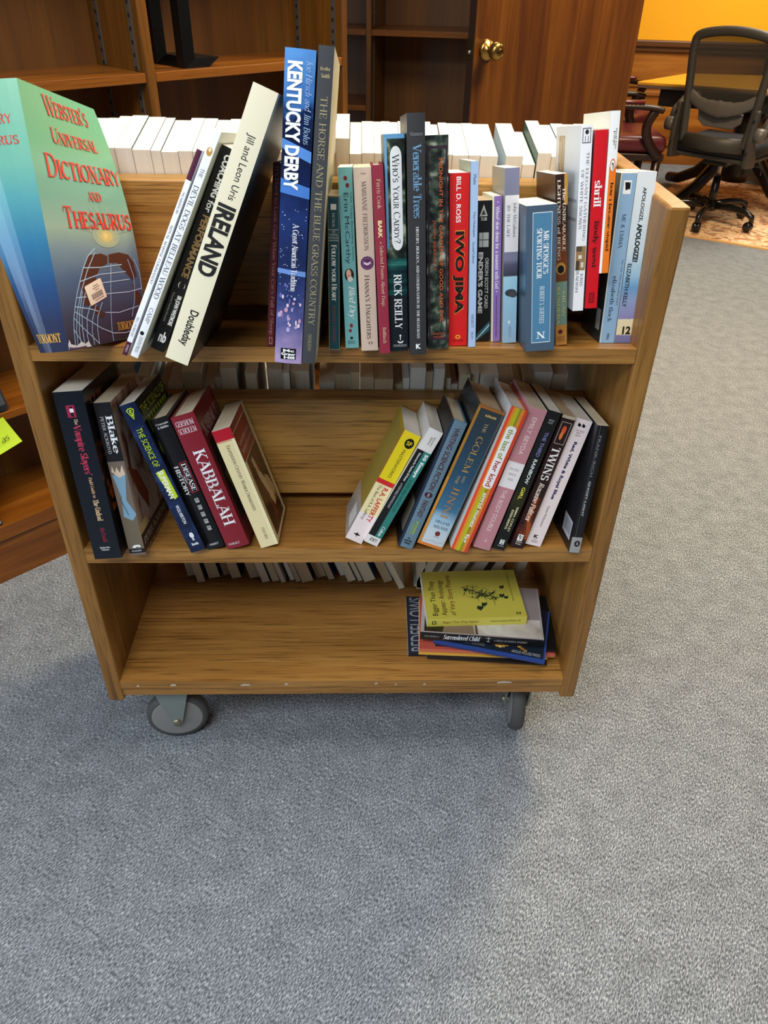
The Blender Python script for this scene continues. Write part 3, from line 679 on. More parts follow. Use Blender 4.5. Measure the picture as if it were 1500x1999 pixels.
def disc(cu, cw, ru, rw, n=20, a0=0, a1=360): return [(cu+ru*math.cos(R(a0+(a1-a0)*k/n)), cw+rw*math.sin(R(a0+(a1-a0)*k/n))) for k in range(n if a1-a0 == 360 else n+1)]
def capsule(u0, u1, w0, w1, rw, n=8):
    c = (u0+u1)/2; ru = (u1-u0)/2
    return [(c+ru*math.cos(R(180+180*k/n)), w0+rw+rw*math.sin(R(180+180*k/n))) for k in range(n+1)]+[(c+ru*math.cos(R(180*k/n)), w1-rw+rw*math.sin(R(180*k/n))) for k in range(n+1)]
def ring(u0, u1, w0, w1, tu, tw, col): return [(u0, u1, w0, w0+tw, col), (u0, u1, w1-tw, w1, col), (u0, u0+tu, w0, w1, col), (u1-tu, u1, w0, w1, col)]
W, K = 'f2f2f0', '0c0c0d'

# --- the big dictionary standing at the left end of the top shelf
def dictionary():
    x, v, th, T, H, psi, D, al, h = -.3344, -.1076, -.0783, .0383, .3078, -.1236, .1949, .1315, .0189
    a, d, c, _, _ = axes(SLOPE+al, th, psi)
    _, _, _, ey, ez = axes(SLOPE, 0, 0)
    o = Vector((x, 0, Z1))+ey*v+ez*(h+.001)-a*(T/2)
    sky = mat_grad('dictionary_jacket', [(0, '2c3048'), (.12, '2c3554'), (.26, '274a78'), (.42, '2f7096'), (.58, '5098a0'), (.72, '6cae9a'), (1, '76b496')], H, 2, .05, 9, .22)
    frt = mat_grad('dictionary_front', [(0, '2a3038'), (.14, '38465a'), (.28, '466280'), (.40, '6f8a94'), (.48, '8aa896'), (.60, '72a594'), (.80, '68ab88'), (1, '70b28c')], H, 2, .07, 14, .22)
    CO, GL, RD, YL = '4a3428', '9fc0d8', 'd43224', 'f0c040'
    fp = []
    # rays and glow printed above the globe
    for k in range(13):
        an = R(195+12.5*k); fp.append(([(.66, .55), (.66+.33*math.cos(an-.025), .55-.13*abs(math.sin(an-.025))), (.66+.33*math.cos(an+.025), .55-.13*abs(math.sin(an+.025)))], '94ab94' if k % 2 else '86a296'))
    for rr_, cc in ((.16, '94a892'), (.115, 'a6ae86'), (.075, 'c2b878'), (.04, 'd8c880')): fp.append((disc(.655, .548, rr_, rr_*.30), cc))
    # continents
    fp.append(([(.403, .627), (.556, .62), (.625, .631), (.611, .662), (.511, .681), (.444, .721), (.468, .738), (.36, .787), (.33, .83), (.263, .828), (.251, .786), (.262, .737), (.313, .682)], CO))
    fp.append(([(.33, .81), (.40, .835), (.452, .855), (.489, .878), (.444, .889), (.36, .86)], CO))
    fp.append(([(.64, .625), (.769, .616), (.878, .626), (.928, .658), (.95, .72), (.888, .741), (.812, .703), (.723, .66), (.631, .662)], CO))
    fp.append(([(.871, .747), (.915, .784), (.959, .80), (.985, .847), (.965, .883), (.903, .857)], CO))
    def line(pts, wd=.0035):
        pts = [(min(.995, max(.03, x)), min(.998, y)) for x, y in pts]
        for (x0, y0), (x1, y1) in zip(pts, pts[1:]):
            dx, dy = x1-x0, (y1-y0)*1.6; L = math.hypot(dx, dy)
            if L < .004: continue
            nx, ny = -dy/L*wd, dx/L*wd/1.6
            fp.append(([(x0-nx, y0-ny), (x1-nx, y1-ny), (x1+nx, y1+ny), (x0+nx, y0+ny)], GL))
    for pts in ([(.497, .598), (.401, .63), (.325, .677), (.27, .721), (.209, .774), (.16, .825), (.12, .874), (.097, .922), (.088, .969), (.085, .997)],
                [(.484, .616), (.357, .693), (.25, .775), (.17, .851), (.126, .923), (.109, .994)], [(.3, .776), (.222, .853), (.195, .927), (.195, .995)], [(.33, .83), (.269, .88), (.24, .954), (.252, .994)], [(.27, .77), (.19, .86), (.155, .93), (.15, .995)],
                [(.477, .823), (.394, .885), (.372, .936), (.373, .996)], [(.40, .83), (.33, .89), (.305, .94), (.31, .996)], [(.651, .661), (.609, .751), (.566, .864), (.548, .955), (.555, .996)], [(.861, .646), (.905, .722), (.887, .814), (.828, .902)], [(.94, .645), (.985, .709), (.985, .786)],
                [(.317, .677), (.513, .678), (.778, .669)], [(.254, .732), (.491, .707), (.815, .70)], [(.463, .744), (.678, .739), (.849, .735)], [(.196, .795), (.303, .795)], [(.54, .79), (.822, .79), (.99, .779)], [(.157, .83), (.319, .845), (.413, .859)],
                [(.497, .868), (.664, .876), (.841, .864), (.924, .857)], [(.144, .85), (.286, .891), (.427, .933), (.571, .962), (.724, .969), (.95, .955)], [(.12, .874), (.201, .917), (.301, .962), (.373, .996)], [(.095, .917), (.142, .958), (.191, .996)]): line(pts)
    # price sticker with barcode
    S0, S1, S2, S3 = (.295, .754), (.495, .721), (.542, .802), (.338, .835)
    q = lambda a_, b_: tuple((S0[i]*(1-a_)+S1[i]*a_)*(1-b_)+(S3[i]*(1-a_)+S2[i]*a_)*b_ for i in (0, 1))
    fp.append(([q(.04, 0), q(.96, 0), q(1, .04), q(1, .96), q(.96, 1), q(.04, 1), q(0, .96), q(0, .04)], 'f0e6cf'))
    for k in range(16): fp.append(([q(.2+.042*k, .52), q(.218+.042*k+(.01 if k % 3 else 0), .52), q(.218+.042*k+(.01 if k % 3 else 0), .80), q(.2+.042*k, .80)], '4a4540'))
    for k, (a_, b_) in enumerate(((.45, .75), (.38, .8), (.5, .72))): fp.append(([q(a_, .18+.11*k), q(b_, .18+.11*k), q(b_, .215+.11*k), q(a_, .215+.11*k)], '6a6258'))
    fp.append(([q(.3, .86), q(.86, .86), q(.86, .895), q(.3, .895)], '6a6258'))
    # torn lower edge of the jacket
    fp.append(([(.0, .999), (.0, .975), (.02, .955), (.035, .975), (.1, .985), (.16, .972), (.2, .985), (.24, .975), (.27, .999)], 'dad8d6'))
    fp.append(([(.0, .999), (.01, .985), (.05, .99), (.12, .993), (.2, .992), (.22, .999)], '4a4260'))
    ft = [("Webster's", 'm', RD, .25, .80, .022, .098, 'h'), ("Universal", 'm', RD, .265, .815, .14, .20, 'h'), ("Dictionary", 'm', RD, .13, .985, .242, .332, 'h'), ("and", 'm', RD, .53, .69, .368, .406, 'h'), ("Thesaurus", 'm', RD, .22, .985, .435, .52, 'h'), ("TORMONT", 'C', 'd8a838', .62, .84, .918, .956, 'h', PB)]
    sptx = [("DICTIONARY", 'C', RD, .02, .84, .115, .15, 'h'), ("THESAURUS", 'C', RD, .02, .88, .19, .222, 'h'), ("TORMONT", 'C', 'e0a830', .16, .86, .925, .962, 'h', PB)]
    def warp(co):
        t = max(0, min(1, co.z/H)); y = max(0, min(1, co.y/D))
        bow = .022+.045*t-.067*t*t
        s = (T/2-co.x)/T
        return Vector((co.x+bow*(.7*y+.3*y*y)*(1-.35*s)-(.078*t-.022*t*t)*max(0, s)*(1-y)**1.5, co.y, co.z))
    book(frame_m(a, d, c, o), T, H, D, 'large blue-green jacketed dictionary with red title and globe, left end of the top shelf', True, sky, frt, sky,
         fprints=fp, ftexts=ft, texts=sptx, pages='w', bulge=.16, rough=.22, warp=warp)
dictionary()

FOREST = mat_noise('forest_photo_print', [(.34, '0a1210'), (.46, '1d2a22'), (.55, '3f5140'), (.64, '9aa88c')], 55, 5, (1, 1, 1), .35)
FOREST2 = mat_noise('garden_photo_print', [(.36, '0c1310'), (.48, '24302a'), (.58, '4e5c50'), (.68, 'a8b09c')], 70, 5, (1, 1, 1), .35)
T1 = lambda *a, **k: shelf_book(a[0], Z1, a[1], **k)
T2_ = lambda *a, **k: shelf_book(a[0], Z2, a[1], **k)
# --- top shelf
T1('warrior', 'thinnest white paperback with maroon ends, leaning first beside the dictionary', spine='eceef2', front='dfe2e8', back='b8321f', prints=[(0, 1, 0, .135, '4a1630'), (0, 1, .93, 1, '4a1630')],
   texts=[('WARRIOR . 137', 'r', '2a3242', .3, .7, .19, .30), ('ROYAL MARINE COMMANDO 1950-82', 'r', '20242c', .28, .74, .345, .665), ('BILL FOWLER', 'r', '2a3242', .3, .72, .80, .90, 'd', AU), ('OSPREY', 'r', 'e8d8dc', .3, .72, .945, .985, 'd', PB)])
T1('devil', 'slim white paperback with grey serif title and small gold emblem, leaning between two others', spine='e9ebee', front='c9ccc6', back='e0e2e4', prints=[(disc(.5, .085, .34, .017), 'b98a3c'), (disc(.5, .078, .17, .008), 'e9d9b0'), (disc(.42, .885, .26, .009), K)],
   texts=[('THE', 'c', '4a5564', .28, .72, .155, .19), ('DEVIL DOGS AT BELLEAU WOOD', 'c', '3f4a5c', .2, .8, .225, .72), ('CAMP', 'c', '5a6472', .25, .75, .765, .835, 'd', AU), ('ZENITH PRESS', 'c', '30343c', .3, .72, .90, .975, 'd', PB)])
T1('coaching', 'black paperback with white and bronze lettering, leaning under the cream hardcover', spine='131213', front='17181a', back='1a1a1c',
   texts=[('COACHING', 'k', W, .36, .9, .03, .225), ('for', 'b', W, .34, .8, .24, .295), ('PERFORMANCE', 'k', '97784a', .34, .86, .31, .615), ('SIR JOHN WHITMORE', 'k', W, .5, .9, .705, .86, 'd', AU), ('Performance Consultants International', 's', 'b0b0b0', .2, .36, .70, .85, 'd', AU), ('nb', 'k', W, .3, .85, .90, .955, 'h', PB)],
   prints=[(disc(.6, .655, .26, .018), 'cfcfcf'), (disc(.62, .655, .2, .021), '131213')])
IREB = mat_grad('ireland_jacket_front', [(0, '3c3a36'), (.3, '2c302e'), (.6, '16282a'), (.72, '3a5a62'), (.8, '9fc0c6'), (1, 'a8ccd4')], .336, 2, .12, 14, .3)
T1('ireland', 'thick cream hardcover with black sans title, leaning against the tall blue book', hard=True, bulge=.02, spine='e7dfc2', front=IREB, back='d9d2b4', depth=.22,
   texts=[('Jill and Leon Uris', 's', '1c1a16', .34, .72, .15, .375, 'd', AU), ('IRELAND', 'k', '141210', .14, .88, .395, .655), ('Doubleday', 'b', '1c1a16', .3, .76, .79, .93, 'd', PB)])
T1('sheep', 'dark red slim book set back behind the tall blue book', hard=True, bulge=.03, spine='5c1a20', texts=[("It's Hard to Look Cool When Your Car's Full of Sheep", 'r', 'b08078', .22, .8, .02, .93)], prints=ring(.3, .75, .945, .985, .08, .005, 'b08078'))
DERBY = mat_grad('derby_jacket', [(0, 'a894bc'), (.08, '8478a4'), (.16, '565a90'), (.24, '2c3a6e'), (.36, '1b2850'), (.5, '20356c'), (.6, '142450'), (.72, '0e1a3c'), (.80, '14264e'), (.83, '3a6cb0'), (1, '5a94d4')], .354, 2, .22, 45, .2)
T1('kentucky', 'tall glossy blue hardcover with heavy white title, second tallest of the top shelf', hard=True, bulge=.06, spine=DERBY, front='2a3a70', pages='c', rough=.2,
   prints=[([(0, .255), (1, .29), (1, .325), (0, .285)], '5a8fd8'), ([(0, .375), (1, .40), (1, .435), (0, .42)], '4a7ecb'), ([(0, .665), (1, .672), (1, .69), (0, .68)], '6a90d0'), (.22, .78, .945, .985, '0a0a0a')]
          +[(disc(rnd.uniform(.05, .95), rnd.uniform(.45, .8), .02, .0012, 6), 'c8d0ea') for _ in range(50)]+[(disc(rnd.uniform(.08, .9), rnd.uniform(.72, .9), rnd.uniform(.03, .07), rnd.uniform(.004, .012), 8), rnd.choice(['c89ab0', 'e0c8d8', '6a6aa8', 'b0a8d8'])) for _ in range(26)],
   texts=[('KENTUCKY DERBY', 'k', W, .10, .60, .035, .41), ('Joe Hirsch and Jim Bolus', 'j', 'a8c4e8', .70, .92, .03, .27, 'd', AU), ('A Great American Tradition', 'R', 'e8e8ee', .48, .70, .515, .74), ('Mc', 'k', W, .30, .72, .948, .958, 'h', PB), ('Graw', 'k', W, .24, .76, .960, .971, 'h', PB), ('Hill', 'k', W, .34, .74, .973, .983, 'h', PB)])
T1('horse', 'tallest charcoal cloth hardcover with pale gold title beside the tall blue one', hard=True, bulge=.05, spine=mat('34363a', .7, bump=900), front='b8b294', back='34363a', rough=.6,
   texts=[('Bradley', 'R', 'b5a878', .18, .82, .058, .070, 'h', AU), ('Smith', 'R', 'b5a878', .25, .8, .076, .088, 'h', AU), ('THE HORSE AND THE BLUE GRASS COUNTRY', 'r', 'a39a74', .3, .76, .14, .86), ('DOUBLEDAY', 'r', 'a39a74', .36, .62, .895, .955, 'd', PB)])
T1('follow', 'short dark teal paperback with thin gold border and script-style title', spine='12404a', front='12404a', pages='t', prints=ring(.02, .98, .005, .995, .03, .004, 'a08a50')+[(.26, .74, .05, .085, 'c8ccc4'), (.08, .92, .205, .208, 'c8ccc4'), (.08, .92, .272, .275, 'c8ccc4')],
   texts=[('FICTION', 'r', 'c8ccc4', .38, .6, .105, .19), ('THE', 'r', 'c8ccc4', .35, .65, .213, .225, 'h'), ('NATIONAL', 'r', 'c8ccc4', .14, .86, .23, .244, 'h'), ('BESTSELLER', 'r', 'c8ccc4', .1, .9, .25, .264, 'h'), ('Follow your Heart', 'C', 'e8e8e0', .3, .74, .30, .66), ('SUSANNA TAMARO', 'r', '8a4a48', .34, .64, .69, .94, 'd', AU)])
SKIN = 'e8b79c'
T1('bled', 'light teal paperback with a dark-haired portrait on its spine', spine='77b7b8', front='8cc6c4',
   prints=[(disc(.5, .055, .13, .012), '7a2a2a'), (disc(.62, .092, .13, .012), '7a2a2a'), (disc(.5, .572, .34, .036), '2a1a18'), (disc(.46, .566, .18, .026), SKIN), (disc(.55, .595, .2, .016), 'e8d8d0'), (disc(.46, .578, .05, .004), 'b02a2a'), (disc(.5, .865, .12, .012), '8a2a2a'), (disc(.4, .895, .12, .01), '8a2a2a'), (.38, .58, .932, .946, K)],
   texts=[('USA Today Bestselling Author', 's', '3e5a60', .74, .92, .13, .50), ('Erin McCarthy', 's', '23474e', .24, .66, .13, .51, 'd', AU), ('Bled Dry', 'J', 'eef6f4', .3, .85, .635, .83), ('BERKLEY', 's', '1a2a2c', .2, .75, .955, .963, 'h', PB), ('SENSATION', 's', '1a2a2c', .2, .75, .966, .974, 'h', PB)])
T1('hanna', 'pale pinkish-beige paperback with a round purple seal on its spine', spine='d3bfae', front='c9b6a2', pages='c', prints=[(disc(.56, .498, .38, .037), '5a2c58'), (disc(.56, .498, .3, .029), '8a5a86'), (disc(.56, .498, .26, .025), '5a2c58')]+[([(.36, .49), (.56, .498), (.56, .512), (.36, .503)], 'd8c4d4'), ([(.56, .498), (.76, .49), (.76, .503), (.56, .512)], 'd8c4d4')],
   texts=[('Fiction', 's', '5a4a44', .42, .7, .025, .035, 'h', PB), ('MARIANNE FREDRIKSSON', 'r', '5a463e', .42, .68, .07, .43, 'd', AU), ("Hanna's Daughters", 'c', '4a3a34', .36, .66, .565, .93), ('O', 'R', '5a463e', .44, .68, .945, .962, 'h', PB)])
T1('bark', 'slim crimson hardcover with cream serif lettering beside the round-sealed beige paperback', hard=True, bulge=.04, spine=mat('8c1c36', .6, bump=1200), rough=.6,
   texts=[('Ferris Cook', 'r', 'e0c8a8', .36, .72, .07, .215, 'd', AU), ('BARK', 'k', 'ecd8a0', .34, .7, .275, .365), ('.', 'R', 'ecd8a0', .48, .56, .385, .392), ('Selected Poems About Dogs', 'r', 'e0c8a8', .34, .74, .405, .73), ('Bulfinch', 'r', 'e0c8a8', .38, .7, .85, .94, 'd', PB)])
WATER = mat_noise('water_print', [(.35, '0a1c22'), (.5, '123a3e'), (.62, '2a6a62'), (.72, '58a898')], 12, 4, (.6, 1, 6), .25)
T1('caddy', 'glossy dark hardcover with a white capsule around its title', hard=True, bulge=.03, spine=FOREST, front='1a2c34', prints=[(0, .13, 0, .5, '6ea2cc'), (.0, 1, 0, .02, '5f9cc8'), (0, 1, .545, .72, WATER), (0, 1, .72, 1, '0e1a20')]+[(capsule(.27, .84, .05, .508, .045), 'e9ebec')]+[(.56, .60, .925, .95, W), (disc(.58, .948, .16, .012, 12, 0, 180), W), (disc(.58, .944, .11, .009, 12, 0, 180), '0e1a20'), (disc(.58, .921, .05, .005), W)],
   texts=[("Who's Your Caddy?", 'c', '111111', .38, .72, .085, .475), ('RICK REILLY', 'C', W, .30, .72, .62, .885, 'd', AU), ('DOUBLEDAY', 'r', 'c8c8c4', .2, .92, .965, .977, 'h', PB)])
T1('trees', 'tall charcoal hardcover with pale blue title standing above its neighbours', hard=True, bulge=.03, spine='2e2e30', front='3a3a3c', rough=.42, texts=[('Kimmerer', 'r', '8a8a88', .18, .88, .07, .085, 'h', AU), ('Venerable Trees', 'R', '6f9cc0', .30, .78, .115, .405), ('HISTORY, BIOLOGY, AND CONSERVATION IN THE BLUEGRASS', 'R', 'd8d8d4', .42, .60, .44, .925), ('K', 'k', W, .36, .66, .95, .973, 'h', PB)])
T1('midnight', 'hardcover with dark leafy photograph spine and orange capitals', hard=True, bulge=.05, spine=FOREST2, front='2a342c', prints=ring(.06, .94, .045, .955, .07, .012, '3a2434'),
   texts=[('MIDNIGHT IN THE GARDEN OF GOOD AND EVIL', 's', 'e0602a', .58, .74, .10, .865), ('JOHN BERENDT', 's', 'c8502a', .26, .42, .37, .61, 'd', AU), ('RANDOM', 's', 'd0562a', .2, .78, .918, .928, 'h', PB), ('HOUSE', 's', 'd0562a', .28, .72, .934, .944, 'h', PB)])
T1('iwo', 'bright red paperback with heavy black title edged in orange', spine='d81f20', front='d81f20', prints=[(disc(.5, .945, .14, .013), 'e8b030'), (disc(.5, .945, .08, .007), 'd81f20')],
   texts=[('BILL D. ROSS', 'b', W, .34, .58, .02, .27, 'd', AU), ('IWO JIMA', 'k', 'e89a30', .155, .815, .313, .807), ('IWO JIMA', 'k', '120a0a', .185, .79, .318, .802), ('VINTAGE', 's', '2a0a0a', .18, .8, .962, .974, 'h', PB)])
T1('plato', 'very thin pale blue paperback between the red one and the black pocket book', spine='a9c3e6', front='b8c8d8', back='b9c8bd', texts=[('Plato', 'r', '26344c', .34, .72, .065, .115, 'd', AU), ('Five Dialogues', 'r', '26344c', .34, .7, .255, .385), ('Second Edition', 'r', '40506a', .36, .66, .41, .525), ('HACKETT', 'r', '26344c', .34, .7, .81, .885, 'd', PB), ('0633', 's', '6a7a90', .36, .66, .91, .95, 'd', PB)])
T1('ender', 'short black pocket paperback with stacked silver title letters', spine='101112', front='16181a', pages='t', prints=[([(.42, .025), (.7, .105), (.12, .105)], 'a8a8a4'), ([(.42, .06), (.55, .095), (.26, .095)], '303030'), (.12, .8, .215, .315, 'a8aaa6'), (.36, .4, .215, .315, '3a3a3a'), (.12, .8, .262, .268, '3a3a3a'), ([(0, 1), (0, .95), (1, .85), (1, .92)], '2a5a68'), ([(0, .98), (1, .87), (1, .885), (0, .995)], '9ac8d0')],
   texts=[('TOR', 'R', 'd0d0cc', .22, .66, .112, .135, 'h', PB), ("ENDER'S GAME", 'k', 'c4c6c0', .10, .44, .35, .79), ('ORSON SCOTT CARD', 'k', '9a9c98', .58, .84, .39, .755, 'd', AU)])
T1('whoa', 'thin lavender paperback with pale left edge, next to the black pocket book', spine='8d6fb4', front='e8e4da', back='e4e6c8', prints=[(0, .16, 0, 1, 'e6e8c8')],
   texts=[('Whoa! slow down for a moment with God', 'R', 'f0eaf6', .36, .78, .065, .62), ('.', 'R', 'f0eaf6', .5, .62, .035, .042), ('.', 'R', 'f0eaf6', .5, .62, .635, .642), ('Devotions inspired by the beauty of horses', 'r', '3a2a54', .42, .68, .665, .965)])
LAKE = mat_grad('lake_cover', [(0, '8fb0c8'), (.2, '94bcd2'), (.36, '9cc8dc'), (.40, 'a4cddb'), (.405, '3a3a48'), (.47, '54546a'), (.5, '7a7a92'), (.86, '77788e'), (1, '82829a')], .233, 2, .0, 20, .4)
T1('lake', 'paperback with misty lilac and lake-blue spine and a white title label', spine=LAKE, front='9a9a94', back='a9a596', prints=[(.04, 1, .145, .458, 'dcd8d8'), (disc(.55, .695, .42, .022), '3a3e44'), (disc(.72, .705, .3, .018), '44484c'), ([(.46, .86), (.54, .872), (.46, .884), (.38, .872)], W)],
   texts=[('John McGahern', 'r', '4a4a52', .60, .84, .185, .375, 'd', AU), ('BY THE LAKE', 'r', '3a3a44', .18, .4, .2, .375), ('VINTAGE', 's', '8a9aa8', .44, .62, .895, .965, 'd', PB)])
T1('sponge', 'fat slate-blue paperback with a white-bordered blue title panel, pulled forward on the top shelf', spine='46586a', front='4a5c6e', back='3c4c5c', prints=[(.2, .84, .045, .94, 'd8e0e4'), (.215, .825, .05, .935, '4c7e9e')], bprints=[(.0, .16, .06, .58, '3f6a88')],
   texts=[('MR SPONGE\'S', 'R', W, .56, .74, .165, .455), ('SPORTING TOUR', 'R', W, .34, .52, .15, .485), ('ROBERT S. SURTEES', 'c', W, .46, .62, .54, .80, 'd', AU), ('N', 'C', W, .36, .68, .86, .91, 'h', PB)])
UNB = mat_grad('brown_cover', [(0, 'b8803c'), (.125, 'b8803c'), (.126, '6f8878'), (.39, '74907c'), (.392, '6a3a1a'), (.5, '7a3c18'), (.75, '301812'), (1, '2c1a14')], .2276, 2, 0, 20, .35)
T1('unbearable', 'dark brown to green paperback partly hidden behind the slate-blue fat one', spine=UNB, front='3a201a', back='43241a', prints=[(.72, 1, 0, .17, 'c08c38'), (disc(.45, .53, .42, .036), 'b88a3a'), (disc(.45, .535, .28, .024), '120c0a'), (disc(.42, .915, .2, .014), '5a1a1a')],
   texts=[('The UNBEARABLE', 'R', 'e8d8c0', .58, .84, .075, .43), ('LIGHTNESS of BEING', 'R', 'e0d0b8', .16, .42, .03, .48), ('MILAN', 'r', 'd8c878', .58, .8, .665, .82, 'd', AU), ('KUNDERA', 'r', 'd8c878', .12, .36, .64, .87, 'd', AU), ('HARPER', 's', '4a2a14', .1, .8, .942, .95, 'h', PB), ('PERENNIAL', 's', '4a2a14', .1, .8, .955, .963, 'h', PB), ('CLASSICS', 's', '4a2a14', .1, .8, .968, .976, 'h', PB)])
T1('elegant', 'white paperback with pale cover and brown picture square, raised above the neighbouring books', spine='eeeef0', front='e6e8ec', back='e3e9ee', depth=.14, bprints=[(.62, .86, .05, .28, 'a88a5a'), (.66, .68, .06, .2, 'dccfae'), (.74, .76, .05, .24, 'dccfae'), (.8, .82, .08, .2, 'e8dfc8'), (.4, .8, .32, .34, '9aa0a8'), (.05, .75, .38, .395, 'b0b4ba'), (.05, .75, .48, .495, 'b0b4ba')],
   prints=ring(.12, .86, .015, .09, .06, .004, '4a4a4e')+[(disc(.5, .035, .16, .012), '2a2a2c'), (.35, .4, .055, .085, '3a3a3c'), (.6, .65, .055, .085, '3a3a3c'), (.05, .95, .63, .765, '9a7a50'), (.05, .6, .63, .66, '5a4a3a'), (.3, .6, .68, .70, 'e8e0d0'), (.1, .4, .71, .765, '4a3a30'), (.55, .8, .72, .75, 'd8d0c4')],
   texts=[('THE ELEGANT GATHERING', 'r', '6a6c74', .56, .82, .135, .60), ('OF WHITE SNOWS', 'r', '6a6c74', .16, .42, .225, .535), ('KRIS', 'r', '5a5c64', .54, .8, .785, .855, 'd', AU), ('RADISH', 'r', '5a5c64', .14, .4, .77, .89, 'd', AU)])
T1('shrill', 'bright red paperback with white lower-case title, wedged beside the raised white one', spine='cf1320', front='cf1320', back='7a3a44', depth=.14, prints=ring(.28, .72, .905, .965, .06, .006, '5a0a10')+[(.4, .46, .915, .955, '5a0a10'), (.54, .6, .915, .955, '5a0a10')],
   texts=[('shrill', 'R', W, .2, .78, .265, .41), ('lindy west', 'R', '4a0a10', .26, .74, .485, .755, 'd', AU)])
T1('stupid', 'white and orange paperback with curled white cover, highest at the right end of the row', spine='f0b070', front='e8e2d0', back='f0eee2', depth=.13, prints=[(0, 1, 0, .325, 'f0efec'), (0, .28, .325, 1, 'f2f1ee'), (.26, 1, .325, 1, 'ec7a22'), (disc(.6, .32, .3, .042), 'd8602a'), (disc(.6, .32, .22, .034), 'f2f0ea'), (disc(.6, .325, .12, .024), '2a2420'), (disc(.56, .33, .07, .018), 'f2f0ea')],
   texts=[('martin', 'r', '4a4a4a', .66, .86, .1, .22, 'd', AU), ('page', 'r', '4a4a4a', .42, .64, .115, .2, 'd', AU), ('how i became stupid', 'R', '2a1408', .42, .84, .42, .855)])
# curled cover of that book
T1('emma', 'sky-blue paperback with white logo square, second from the right end', spine='8fb2d0', front='a8bccb', back='28343c', prints=[(0, .07, 0, 1, 'd8dccf'), (.24, .74, .04, .115, 'eef0f0'), ([(.32, .05), (.6, .05), (.66, .085), (.4, .095), (.36, .075)], K), (.62, .68, .05, .09, K)],
   texts=[('ME & EMMA', 'r', '2a3a54', .4, .66, .225, .42), ('New York Times Bestselling Author', 'j', '4a5a70', .76, .9, .485, .765), ('elizabeth flock', 'r', '26344c', .34, .62, .585, .865, 'd', AU), ('MIRA', 's', '26344c', .42, .62, .94, .98, 'd', PB)], bprints=[(.1, .3, .8, .93, 'c8d0d4')])
APO = mat_grad('apologize_cover', [(0, '6a6a94'), (.05, '7a78a0'), (.052, 'e0d2a8'), (.15, 'e4d8b0'), (.152, '8a86b4'), (.26, '8fa0c4'), (.34, '6a9cc8'), (.42, '9cc4dc'), (.55, 'c8dce4'), (1, 'dfe4e6')], .2307, 2, .02, 90, .4)
T1('apologize', 'white-to-blue beach paperback with black capital title at the right end of the row', spine=APO, front='d8dcdc', back='d8dcdc', texts=[('APOLOGIZE,', 'b', '1c2228', .36, .58, .085, .275), ('APOLOGIZE!', 'k', '14181c', .34, .62, .285, .505), ('ELIZABETH KELLY', 'b', '26303c', .12, .34, .515, .775, 'd', AU), ('12', 'k', K, .32, .78, .895, .945, 'h', PB)])

# --- middle shelf
T2_('vampire', 'thick black paperback with pink lettering, first on the left of the middle shelf', spine='10161f', front='1a1619', back='12161c', depth=.17, rough=.3,
    prints=[(.33, .62, .075, .143, 'a3264a'), (disc(.5, .105, .07, .016), 'f0e8ea'), ([(.45, .115), (.55, .115), (.53, .125), (.56, .138), (.44, .138)], '1a0c10'), (disc(.5, .088, .05, .006), '1a0c10')],
    fprints=[(0, 1, .3, .72, mat_noise('vampire_cover_print', [(.4, '14110f'), (.52, '3a1e12'), (.6, '8a4418'), (.7, 'c87838')], 40, 4)), ([(.08, .6), (.2, .57), (.22, .63), (.12, .66)], 'c85a28'), ([(.1, .68), (.3, .7), (.22, .74)], 'b8481e')], ftexts=[('THE', 'R', 'b07040', .08, .5, .06, .1, 'h')],
    texts=[('The', 'R', 'e0b890', .5, .62, .152, .185), ("Vampire Slayers'", 'R', 'd03a5a', .36, .68, .185, .475), ('Field Guide to', 'R', 'e0b080', .5, .62, .49, .615), ('The Undead', 'R', 'f0c898', .46, .66, .625, .755), ('MacDonald', 'r', 'b02a44', .48, .64, .80, .89, 'd', AU), ('Number Nine', 'b', 'd8d8d8', .3, .66, .92, .932, 'h', PB), ('Publishing', 'b', 'd8d8d8', .34, .62, .936, .948, 'h', PB)])
ARTB = mat_noise('blake_cover_art', [(.30, '2c1a14'), (.40, '7a3e22'), (.47, 'b0907a'), (.58, 'ccb29e')], 16, 5, (1, 1.4, .6), .4, distort=1.8)
T2_('blake', 'paperback with a black title block above a painted blue and brown figure', spine='74665a', front=ARTB, back='6a5a4c', pages='c', depth=.165,
    prints=[(0, 1, 0, .365, '141418'), (0, 1, .72, .945, '6e6250'), ([(.1, .45), (.9, .45), (.6, .62), (1, .72), (.7, .76), (.2, .73), (.35, .6)], '7ea2ba'), ([(.1, .43), (.2, .39), (.3, .44), (.45, .40), (.6, .44), (.8, .39), (.9, .45), (.5, .47)], 'd8c0a4'), ([(.2, .6), (.26, .6), (.56, .72), (.5, .72)], '4a5a66'), (0, 1, .955, .985, '141418'), ([(.25, .945), (.4, .93), (.7, .928), (.82, .938), (.74, .948), (.6, .94), (.4, .95)], W)],
    fprints=[(0, .08, .1, .95, 'c4a890'), (.0, .25, .80, .955, 'd8b878'), (.0, 1, .865, .985, '17141a'), ([(.05, .42), (.3, .5), (.5, .7), (.42, .8), (.2, .62)], '8a3a1e')], ftexts=[('PETER ACKROYD', 'c', 'd8d0c8', .06, .94, .90, .945, 'h', AU)],
    texts=[('Blake', 'R', W, .52, .92, .08, .315), ('PETER ACKROYD', 'r', 'd8d8d8', .2, .4, .085, .315, 'd', AU), ('KNOPF', 's', 'd8d8d8', .2, .8, .964, .976, 'h', PB)])
SPACE = mat_noise('starfield_print', [(.45, '0f1c3c'), (.55, '17284e'), (.66, '2a4878')], 26, 4, (1, 1, 1), .25)
GRN = 'c0d820'
